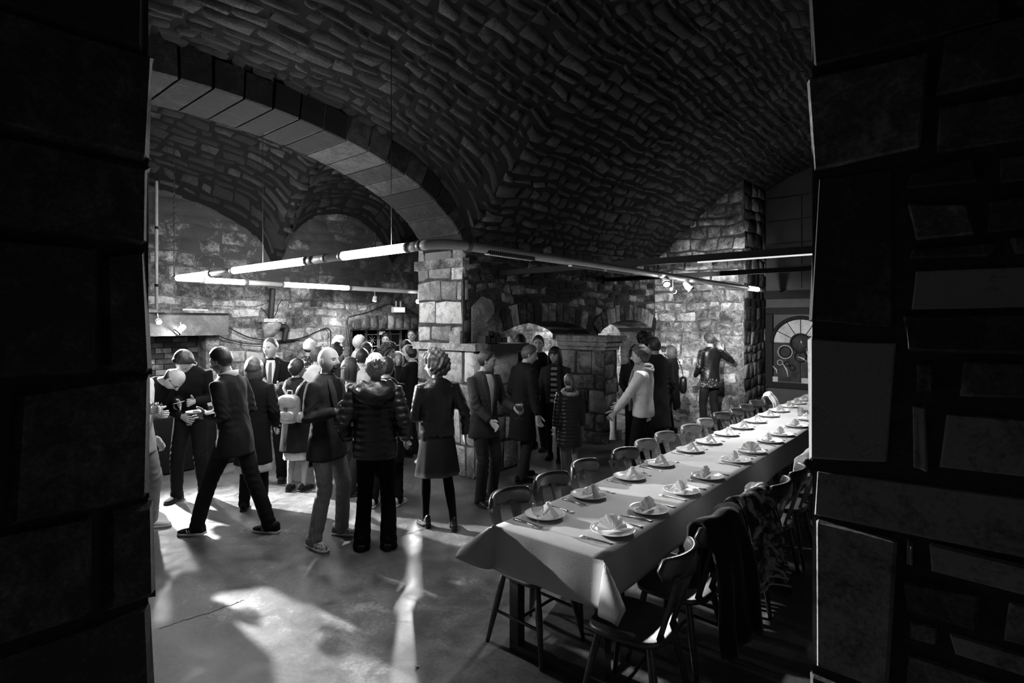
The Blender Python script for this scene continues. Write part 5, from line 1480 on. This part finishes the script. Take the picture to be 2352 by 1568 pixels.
    # ---- shoes
    for hip, kn, an, fa, lift in legs:
        (uV, uF), (sV, sF) = SHOES[shoe]
        Mr = Matrix.Rotation(math.radians(fa), 3, 'Z') @ (Matrix.Rotation(math.radians(-lift * 300), 3, 'X'))
        Mr = np.array(Mr); o_ = an.copy(); o_[2] = .088 + lift * .9
        sh = mk('shoe', ((uV @ Mr.T) + o_) * s, uF, cloth(shoec, shoek), root)
        sm_ = M['sole_dark'] if solec is None else M['sole_white']
        so_ = mk('sole', ((sV @ Mr.T) + o_) * s, sF, sm_, sh)
        R.setdefault('shoes', []).append((sh, Mr, o_))
    R['spine'] = spine; R['hcen'] = hcen; R['HR'] = HR; R['surf'] = surf; R['patch'] = patch; R['neck'] = neck_b; R['Rm'] = Rm; R['legs'] = legs
    R['w'] = lambda p: root_matrix(root) @ Vector(np.array(p) * s)
    return R
def root_matrix(root): return Matrix.Translation(root.location) @ Matrix.Rotation(root.rotation_euler[2], 4, 'Z')

def finish_people():
    tmp = []
    for T in TASKS:
        V, F = T['parts']; me = bpy.data.meshes.new('tmp'); me.from_pydata(V.tolist(), [], [list(f) for f in F]); me.update()
        o = bpy.data.objects.new('tmp', me); COL.objects.link(o)
        md = o.modifiers.new('r', 'REMESH'); md.mode = 'VOXEL'; md.voxel_size = T['voxel']; md.use_smooth_shade = True
        sm = o.modifiers.new('s', 'SMOOTH'); sm.factor = .5; sm.iterations = T['smooth']
        tmp.append(o)
    dg = bpy.context.evaluated_depsgraph_get(); dg.update()
    for T, o in zip(TASKS, tmp):
        me = o.evaluated_get(dg).to_mesh()
        n = len(me.vertices); V = np.zeros(n * 3, np.float32); me.vertices.foreach_get('co', V); V = V.reshape(-1, 3).astype(float)
        N = np.zeros(n * 3, np.float32); me.vertex_normals.foreach_get('vector', N); N = N.reshape(-1, 3).astype(float)
        li = np.zeros(len(me.loops), np.int32); me.loops.foreach_get('vertex_index', li)
        F = li.reshape(-1, 4)
        o.evaluated_get(dg).to_mesh_clear()
        if T.get('fold'):
            a = T['fold']; sd = T['seed']
            d = wobble(V * np.array([1.2, 1.2, .55]), a * .55, 20, sd)
            for J in list(T.get('joints', [])) + list(T.get('knees', [])):
                q = V - J; r2 = (q ** 2).sum(1)
                d += np.exp(-r2 / .018) * a * .9 * np.sin(q[:, 2] * 95 + q[:, 0] * 50 + 2 * np.sin(q[:, 0] * 40) + sd)
            if T.get('knees'): d += a * .5 * np.sin(V[:, 2] * 75 + 2.2 * np.sin(V[:, 0] * 22 + V[:, 1] * 30 + sd)) * sstep((.38 - V[:, 2]) / .3)
            if T.get('puffer'): d += .011 * (np.abs(np.sin(V[:, 2] * math.pi / .062)) ** .5 - .6)
            V = V + N * d[:, None]
        mats = T['mats']; fi = np.zeros(len(F), int)
        if 'extra' in T:
            eV, eF = T['extra'].data(); k = len(V)
            F = [tuple(f) for f in F] + [tuple(i + k for i in f) for f in eF]; V = np.concatenate([V, eV]); fi = np.concatenate([fi, T['extra'].m])
        mk(T['name'], V * T['s'], F, None, T['root'], True, mats, fi)
        src = o.data; bpy.data.objects.remove(o, do_unlink=True); bpy.data.meshes.remove(src)
# ------------------------------------------------------------------ the guests
P = {}
def trio(dx, dy): return dx, dy
# foreground
P['bald'] = person('bald bearded man in grey tweed blazer, checked trousers and spotted shoes', 750, 5.0, 1.74, -108, 'suit', .075, 'tweed', 'trousers', .22, 'plaid', ('none', .05), .40,
    head=(-4, -3), armR=(.15, .20, 1.20), armL=(-.10, .18, 1.15), handR='cup', feet=((-.17, .04, 14), (.17, .0, -16)), shoe='sneaker', shoec=.5, shoek='leopard', solec=1, lapel=.08, shirt=.015, beard=2)
P['puffer'] = person('woman with tied-up blond hair in hooded black quilted jacket, back turned', 862, 4.82, 1.68, 6, 'puffer', .022, 'puffer', 'flared', .006, 'fabric', ('tied', .42), .36,
    head=(14, -4), armL=(-.26, .08, .98), armR=(.26, .08, .98), feet=((-.12, .0, 5), (.12, .0, -5)), shoe='heel', shoec=.01, hood=True, female=True)
P['curly'] = person('woman with short curly hair in leather jacket and skirt walking away', 1005, 5.3, 1.66, 22, 'short', .022, 'leather', 'tights', .016, 'fabric', ('curly', .12), .36,
    head=(45, 2), armL=(-.16, .22, 1.08), armR=(.30, .05, .92), feet=((-.10, .10, 12), (.14, -.10, -10, .01)), shoe='heel', shoec=.012, shoek='leather', skirt=(.55, .225, cloth(.035)), female=True)
P['beer'] = person('man in grey blazer and open shirt holding a goblet of dark beer', 1112, 6.1, 1.66, -138, 'suit', .085, 'fabric', 'trousers', .075, 'fabric', ('short', .03), .36,
    head=(46, 4), armR=(.13, .27, .98), armL=(-.20, .30, 1.09), handL='grip', handR='cup', feet=((-.12, .0, 20), (.11, .06, -10)), shoe='dress', shoec=.03, shoek='leather', lapel=.085, shirt=.38)
P['walker'] = person('bearded man in dark suit striding left with a plate in hand', 540, 5.15, 1.74, 82, 'suit', .026, 'fabric', 'trousers', .022, 'fabric', ('short', .012), .20,
    lean=8, head=(0, 8), armL=(-.10, .22, 1.12), armR=(.12, .20, 1.10), handL='cup', handR='cup', feet=((-.08, .34, 0, .012), (.09, -.30, -4)), shoe='sneaker', shoec=.03, solec=1, shirt=.55, collar=.5, beard=1)
P['bob'] = person('woman with bobbed brown hair in dark jacket over a white hem', 582, 5.85, 1.58, 14, 'coat', .018, 'fabric', 'trousers', .014, 'fabric', ('bob', .10), .36,
    armL=(-.2, .18, 1.0), armR=(.22, .12, .95), feet=((-.1, 0, 5), (.1, 0, -5)), shoe='dress', shoec=.02, female=True, build=.95)
P['tie'] = person('tall man in dark suit, white shirt and grey tie holding a glass', 625, 6.9, 1.775, 194, 'suit', .018, 'fabric', 'trousers', .015, 'fabric', ('buzz', .11), .42,
    head=(-24, 4), armR=(.05, .26, 1.20), armL=(-.12, .28, 1.16), handR='cup', handL='cup', lapel=.02, shirt=.72, tie=.12, shoec=.02)
P['backpack'] = person('short-haired youth in dark coat with backpack, light skirt and bare legs', 680, 6.5, 1.52, -2, 'coat', .038, 'tweed', 'bare', .3, 'fabric', ('pixie', .022), .36,
    head=(-42, 0), armL=(-.17, .25, 1.02), armR=(.2, .22, 1.02), feet=((-.09, 0, 10), (.10, 0, -18)), shoe='sneaker', shoec=.05, collar=.03, female=True, skirt=(.43, .165, cloth(.5), .62), build=.96)
P['sweater'] = person('man in black sweater bowing his head over something in his hands', 440, 6.2, 1.75, 194, 'sweater', .010, 'knit', 'trousers', .016, 'fabric', ('thick', .035), .36,
    lean=12, head=(0, 44), armR=(.03, .32, 1.10), armL=(-.12, .33, 1.12), handL='cup', handR='flat', feet=((-.13, 0, 14), (.14, .03, -18)), shoe='dress', shoec=.03, collar=.012)
P['bow'] = person('balding man with glasses bending forward in dark clothes at the left', 296, 5.9, 1.75, -98, 'sweater', .012, 'knit', 'trousers', .012, 'fabric', ('fringe', .06), .42,
    lean=44, head=(8, 22), armR=(.20, .48, .80), armL=(-.15, .5, .95), handR='relaxed', glasses=True, shoec=.03)
P['left'] = person('man in pale jacket and white shoes half hidden by the left wall', 313, 5.2, 1.72, -86, 'suit', .34, 'fabric', 'trousers', .22, 'fabric', ('short', .05), .40,
    armR=(.10, .13, 1.16), armL=(-.06, .14, 1.12), handR='grip', handL='grip', feet=((-.12, .06, 10), (.13, .04, -10)), shoe='sneaker', shoec=.6, solec=1)
# left cluster, further back
P['cap'] = person('person in white cap and dark patterned top by the aisle wall', 710, 8.3, 1.70, 8, 'sweater', .3, 'flower', 'trousers', .02, hair=('cap', .75), head=(10, 0))
P['strap'] = person('fair-haired person in white shirt with a dark shoulder strap, back turned', 728, 7.6, 1.61, -14, 'sweater', .62, 'fabric', 'trousers', .02, hair=('thick', .16), head=(-20, 0))
P['white'] = person('white-haired man looking right behind the bald man', 775, 9.0, 1.72, -60, 'sweater', .12, 'fabric', 'trousers', .03, hair=('thick', .72), skinv=.42)
P['spike'] = person('dark spiky-haired man hidden behind the bald head', 770, 7.4, 1.66, -20, 'sweater', .04, 'fabric', 'trousers', .03, hair=('spiky', .03))
P['crop'] = person('man with cropped light hair looking right beside the hanging cable', 822, 9.5, 1.72, -62, 'sweater', .5, 'fabric', 'trousers', .03, hair=('thick', .5), skinv=.44)
P['door1'] = person('dark-haired young man facing us in the low doorway', 886, 11.5, 1.72, 190, 'sweater', .02, 'fabric', 'trousers', .02, hair=('thick', .02), skinv=.36)
P['door2'] = person('smiling man in pale shirt at the right of the doorway', 947, 11.3, 1.82, 182, 'sweater', .40, 'fabric', 'trousers', .03, hair=('short', .03), skinv=.40, head=(-10, 0))
P['long'] = person('woman with long brown hair standing behind the bald man', 800, 6.35, 1.55, -62, 'sweater', .2, 'flower', 'trousers', .05, hair=('long', .035), female=True, shoec=.05)
P['nape'] = person('dark-haired person in white shirt seen from behind in the crowd', 831, 7.2, 1.61, 4, 'sweater', .60, 'fabric', 'trousers', .03, hair=('short', .025))
P['side'] = person('person with smooth dark hair in a white shirt deeper in the crowd', 838, 8.5, 1.63, -40, 'sweater', .6, 'fabric', 'trousers', .03, hair=('thick', .04))
P['curl2'] = person('man with dark wavy hair looking right in the crowd', 888, 7.9, 1.64, -96, 'sweater', .03, 'fabric', 'trousers', .03, hair=('curly', .022), skinv=.22)
P['smile'] = person('smiling woman with shoulder-length fair hair facing us', 912, 8.75, 1.49, 205, 'sweater', .03, 'fabric', 'trousers', .03, hair=('bob', .30), female=True, head=(4, 0))
P['black'] = person('man in black suit turned left beside the pillar', 946, 8.2, 1.61, 66, 'suit', .014, 'fabric', 'trousers', .02, hair=('short', .012), armL=(-.1, .3, 1.1), lapel=.016, shirt=.4, shoec=.02, group='people in the hall')
P['beret'] = person('person in dark beret tucked behind the man in black', 932, 9.3, 1.64, -150, 'sweater', .03, 'fabric', 'trousers', .02, hair=('thick', .015))
P['sneak'] = person('person in black hooded jacket and white sneakers behind the quilted jacket', 886, 5.95, 1.58, -10, 'coat', .012, 'fabric', 'trousers', .012, hair=('short', .05), shoe='sneaker', shoec=.55, solec=1, feet=((-.14, -.05, 10), (.13, .05, -8)))
# around the pier
P['grey'] = person('grey-haired man in dark jacket seen from behind by the pillar', 1200, 6.95, 1.68, -56, 'coat', .020, 'fabric', 'trousers', .045, hair=('short', .10), head=(-30, 10), lean=4,
    armR=(.27, .05, .86), armL=(-.2, .2, 1.0), feet=((-.12, .12, 10), (.12, -.10, -8)), shoe='dress', shoec=.03)
P['bangs'] = person('woman with dark fringe in grey cardigan over a bold striped top', 1276, 7.95, 1.60, 164, 'short', .11, 'knit', 'tights', .012, hair=('bangs', .012), female=True, head=(-12, 0), armR=(.22, .15, 1.0), armL=(-.16, .26, 1.02), handR='cup', feet=((-.07, .06, 8), (.1, -.06, -4)), shoec=.015, skirt=(.62, .19, cloth(.012)))
P['girl'] = person('girl with ponytail in dark quilted coat and pale leggings, back turned', 1308, 7.05, 1.30, 14, 'coat', .030, 'puffer', 'tights', .22, hair=('short', .13, 'pony'), female=True, feet=((-.08, .06, 6), (.10, -.08, -6)), shoe='sneaker', shoec=.4, solec=1, collar=.06, build=1.02)
P['arch'] = person('man in black pullover standing in the low arch', 1238, 8.6, 1.75, 142, 'sweater', .018, 'knit', 'trousers', .02, hair=('short', .04), skinv=.40, armR=(.10, .26, 1.08), handR='cup', head=(30, 0))
P['archback'] = person('dark-haired person in the low arch seen from behind', 1195, 8.9, 1.74, 5, 'sweater', .02, 'fabric', 'trousers', .02, hair=('thick', .012))
P['whitecap'] = person('white-haired person far behind the pillar ledge', 1172, 9.7, 1.68, 20, 'sweater', .3, 'fabric', 'trousers', .03, hair=('thick', .7))
P['pierman'] = person('man in black half hidden behind the stone pier', 1402, 9.85, 1.72, 80, 'suit', .008, 'fabric', 'trousers', .010, hair=('short', .02))
# around the end wall
P['whitejacket'] = person('woman with cropped hair in white jacket and scarf holding a white cloth', 1478, 6.6, 1.68, 62, 'short', .62, 'fabric', 'trousers', .012, hair=('pixie', .11), female=True, head=(10, 4), armL=(-.20, .30, .94), armR=(.14, .32, 1.0), handL='grip', feet=((-.11, .02, 5), (.11, -.02, -5)))
P['coatman'] = person('man in long dark coat behind the woman in white', 1505, 7.55, 1.76, 12, 'coat', .018, 'fabric', 'trousers', .015, hair=('buzz', .035), skinv=.25)
P['fuzzy'] = person('tall person with dark fuzzy hair behind the man in coat', 1484, 8.6, 1.78, 28, 'sweater', .02, 'fabric', 'trousers', .02, hair=('curly', .012), skinv=.2)
P['peek'] = person('dark-haired woman peeking out behind the woman in white', 1460, 8.2, 1.62, 172, 'short', .02, 'fabric', 'trousers', .015, hair=('long', .012), female=True, armR=(.16, .28, 1.05))
P['shawl'] = person('woman in black shawl coat and striped skirt by the end wall', 1544, 9.8, 1.54, 66, 'coat', .010, 'knit', 'tights', .010, hair=('bob', .07), female=True, collar=.010, skirt=(.50, .20, cloth(.12, 'stripe')), skinv=.33)
P['behind'] = person('dark figure mostly hidden behind the woman in the shawl coat', 1526, 10.4, 1.50, 80, 'sweater', .012, 'fabric', 'trousers', .012, hair=('short', .02), female=True)
P['leather'] = person('man in black leather jacket facing the end wall with one hand raised', 1632, 10.0, 1.765, 8, 'short', .020, 'leather', 'trousers', .030, hair=('short', .09), head=(10, 6), armR=(.30, .12, 1.43), armL=(-.24, .10, .98), handR='flat', hintR=(.9, -.2, -.8), feet=((-.13, .0, 6), (.12, .0, -6)))
finish_people()

# ---- carried and worn things
def held(R, which, name, label, cat, d=(0, 0, 0)):
    p, B = R[which]; w = R['w'](p); o = empty(name, w + Vector(d)); tag(o, label, cat); return o
# beer goblet
w = P['beer']['w'](P['beer']['handL'][0]); goblet(w + Vector((0.015, -.03, -.085)), 'stemmed goblet of dark beer with foam in the hand of the man in grey blazer', .17, .045, True)
# glass of the suited man
w = P['tie']['w'](P['tie']['handR'][0]); goblet(w + Vector((.01, -.03, -.06)), 'small stemmed glass held by the man with the tie', .13, .03)
w = P['left']['w'](P['left']['handR'][0])
g = empty('beer_glass', w + Vector((.02, -.03, -.03))); tag(g, 'short beer glass gripped at the left edge of the picture', 'glass', 'drinking glasses')
MB().lathe([(.030, 0), (.038, .11), (.036, .11), (.028, .006), (.001, .006)], 20).build('wall', M['glass'], g)
w = P['walker']['w'](P['walker']['handL'][0])
g = empty('small_plate', w + Vector((-.05, 0, .02))); tag(g, 'small white plate carried by the striding man', 'plate')
MB().lathe([(.04, 0), (.07, .004), (.085, .012), (.083, .014), (.06, .006), (.001, .005)], 28).build('dish', M['china'], g)
w = P['sweater']['w'](P['sweater']['handR'][0])
g = empty('paper_note', w + Vector((.0, -.02, .03)), .3); tag(g, 'small white paper in the hands of the man in black sweater', 'paper')
V, F = sheet([(x, y, .012 * math.sin(x * 30)) for x in np.linspace(-.05, .05, 5) for y in np.linspace(-.035, .035, 4)], 5, 4, .002); mk('leaf', V, F, M['napkin'], g)
w = P['whitejacket']['w'](P['whitejacket']['handL'][0])
g = empty('serving_cloth', w + Vector((0, 0, .03))); tag(g, 'white serving cloth dangling from the hand of the woman in white', 'cloth')
V, F = sheet([(.035 * math.sin(j * 1.3) * (.4 + i / 9) + (j - 2.5) * .012 * (1 - .5 * i / 9), .02 * math.cos(j * 2.1), -.035 * i) for i in range(10) for j in range(6)], 10, 6, .006); mk('fabric', V, F, cloth(.7), g)
# backpack of the youth
R = P['backpack']; sp = R['spine']
bp = empty('backpack', R['root'].location, R['root'].rotation_euler[2]); tag(bp, 'shiny pale backpack on the back of the youth in dark coat', 'backpack')
s = R['s']; c0 = np.array(sp(0, -.215, .16)) * s
M['bag'] = plain('metallic bag leather', .34, .30, .5, metal=.3, var=.2, scale=20, bump=.4, bscale=40)
def blob(name, c, r, e=.6, mat='bag', par=bp):
    V, F = sphere(20, 14); V = np.sign(V) * np.abs(V) ** e * np.array(r); return mk(name, V + np.array(c), F, M[mat], par)
body = blob('bag_body', c0, (.125, .075, .165)); blob('flap', c0 + np.array([0, -.022, .075]), (.115, .062, .085)); blob('front_pocket', c0 + np.array([0, -.065, -.075]), (.095, .035, .062))
for sx in (-1, 1):
    blob('side_pocket', c0 + np.array([sx * .125, 0, -.09]), (.035, .05, .06))
    MB().tube([c0 + np.array([sx * .05, .05, .15]), np.array(sp(sx * .10, -.155, .40)) * s, np.array(sp(sx * .115, -.02, .475)) * s, np.array(sp(sx * .12, .125, .36)) * s, np.array(sp(sx * .16, .10, .2)) * s], [.012, .016, .016, .016, .012], 8).build('strap', M['bag'], bp)
MB().tube([c0 + np.array([-.03, .02, .16]), c0 + np.array([-.025, .02, .205]), c0 + np.array([.025, .02, .205]), c0 + np.array([.03, .02, .16])], .009, 6).build('carry_loop', M['bag'], bp)
MB().box(c0[0] - .02, c0[0] + .02, c0[1] - .098, c0[1] - .086, c0[2] + .0, c0[2] + .03).build('buckle', M['steel'], bp, False)
# furry shoulder bag of the woman with the fringe, shoulder bag of the shawl woman
R = P['bangs']; p0 = R['w']((.24, .02, .80))
fb = empty('fur_bag', p0); tag(fb, 'dark furry bag hanging at the side of the striped-top woman', 'bag')
V, F = sphere(24, 18); V = V * np.array([.07, .11, .19]); V = V + V / np.linalg.norm(V, axis=1)[:, None] * (wobble(V, .022, 120, 5))[:, None]; mk('pouch', V, F, cloth(.06, 'knit'), fb)
MB().tube([(0, 0, .17), (-.05, .03, .40), (-.07, .06, .55)], .008, 6).build('strap', cloth(.03), fb)
R = P['shawl']; p0 = R['w']((.06, -.205, .98))
sb = empty('shoulder_bag', p0, R['root'].rotation_euler[2]); tag(sb, 'black shoulder bag behind the woman in the shawl coat', 'bag')
V, F = sphere(18, 12); mk('pouch', np.sign(V) * np.abs(V) ** .6 * np.array([.09, .06, .15]), F, cloth(.012, 'leather'), sb); MB().tube([(0, 0, .14), (.01, .03, .30), (.02, .10, .46)], .008, 6).build('strap', cloth(.012), sb)
# scarf parts on the woman in white and striped front of the fringe woman
R = P['whitejacket']; sc_ = MB()
for k, (r_, z, tt_) in enumerate(((.092, .03, .030), (.100, .005, .032), (.088, .052, .026))):
    sc_.tube([np.array(R['neck']) + np.array([math.sin(u) * r_, math.cos(u) * r_ + .01, z + .012 * math.sin(3 * u + k)]) for u in np.linspace(0, 2 * np.pi, 25)], tt_, 8)
sc_.tube([np.array(R['surf'](.45, -.15, .02)), np.array(R['surf'](.3, -.25, .03)), np.array(R['surf'](.12, -.2, .03)), np.array(R['surf'](.0, -.22, .03))], [(.05, .02), (.055, .02), (.05, .018), (.045, .012)], 10)
V, F = sc_.data(); mk('scarf', V * R['s'], F, cloth(.30, 'knit'), R['root'])
R = P['bangs']; R['patch']('striped_top', -.05, .47, lambda f: -.55, lambda f: .55, .005, .010, cloth(.45, 'stripe'))
sc_ = MB()
for sx in (-1, 1): sc_.tube([np.array(R['surf'](.47, sx * .5, .02)), np.array(R['surf'](.3, sx * .42, .03)), np.array(R['surf'](.1, sx * .5, .03)), np.array(R['surf'](-.05, sx * .45, .03))], [(.035, .02), (.04, .02), (.04, .016), (.03, .01)], 8)
V, F = sc_.data(); mk('scarf', V * R['s'], F, cloth(.10, 'knit'), R['root'])
# fur collar of the girl, floral shirt hem of the leather man, white hem of the bob woman
R = P['girl']; fc = MB(); fc.tube([np.array(R['neck']) + np.array([math.sin(u) * .125, math.cos(u) * .11 - .02, .0 + .03 * math.cos(u)]) for u in np.linspace(0, 2 * np.pi, 29)], .035, 9)
V, F = fc.data(); V = V + (wobble(V, .010, 150, 3))[:, None] * np.array([1, 1, 1]); mk('fur_collar', V * R['s'], F, cloth(.30, 'knit'), R['root'])
def hem_band(R, h0, h1, rx, ry, mat, name):
    V = []; n = 36
    for i in range(4):
        f = i / 3
        for k in range(n):
            u = 2 * math.pi * k / n; V.append((math.cos(u) * (rx + .004 * math.sin(u * 9)), math.sin(u) * ry, .95 + h0 + (h1 - h0) * f))
    F = [(i * n + j, i * n + (j + 1) % n, (i + 1) * n + (j + 1) % n, (i + 1) * n + j) for i in range(3) for j in range(n)] + [tuple(range(n))[::-1], tuple(3 * n + j for j in range(n))]
    mk(name, np.array(V) * R['s'], F, mat, R['root'])
hem_band(P['leather'], -.16, .0, .172, .128, cloth(.30, 'flower'), 'shirt_hem')
hem_band(P['bob'], -.50, -.40, .205, .150, cloth(.6), 'shirt_hem')
# the N-shaped emblem on the striding man's near shoe, laces on the near shoes
for key, idx in (('walker', 1), ('walker', 0), ('bald', 0), ('bald', 1)):
    sh, Mr, o_ = P[key]['shoes'][idx]; s = P[key]['s']
    lc = MB()
    for k in range(4):
        y = .005 + k * .018; z = -.065 + np.interp(y, [-.03, .02, .07, .12], [.084, .058, .040, .031]) + .004
        lc.tube([(-.018, y, z - .004), (0, y + .006, z + .002), (.018, y, z - .004)], .0028, 5)
    V, F = lc.data(); mk('laces', (V @ Mr.T + o_) * s, F, cloth(.03 if key == 'walker' else .02), sh)
    if key == 'walker':
        for sx in (-1, 1):
            nb = MB(); x = sx * .0465
            seg = [((.030, -.058), (.040, -.036)), ((.040, -.036), (.058, -.058)), ((.058, -.058), (.068, -.036))]
            for (y0, z0), (y1, z1) in seg: nb.tube([(x * (.96 if z0 < -.05 else .84), y0, z0), (x * (.96 if z1 < -.05 else .84), y1, z1)], .0045, 6)
            V, F = nb.data(); mk('letter_emblem', (V @ Mr.T + o_) * s, F, M['sole_white'], sh)
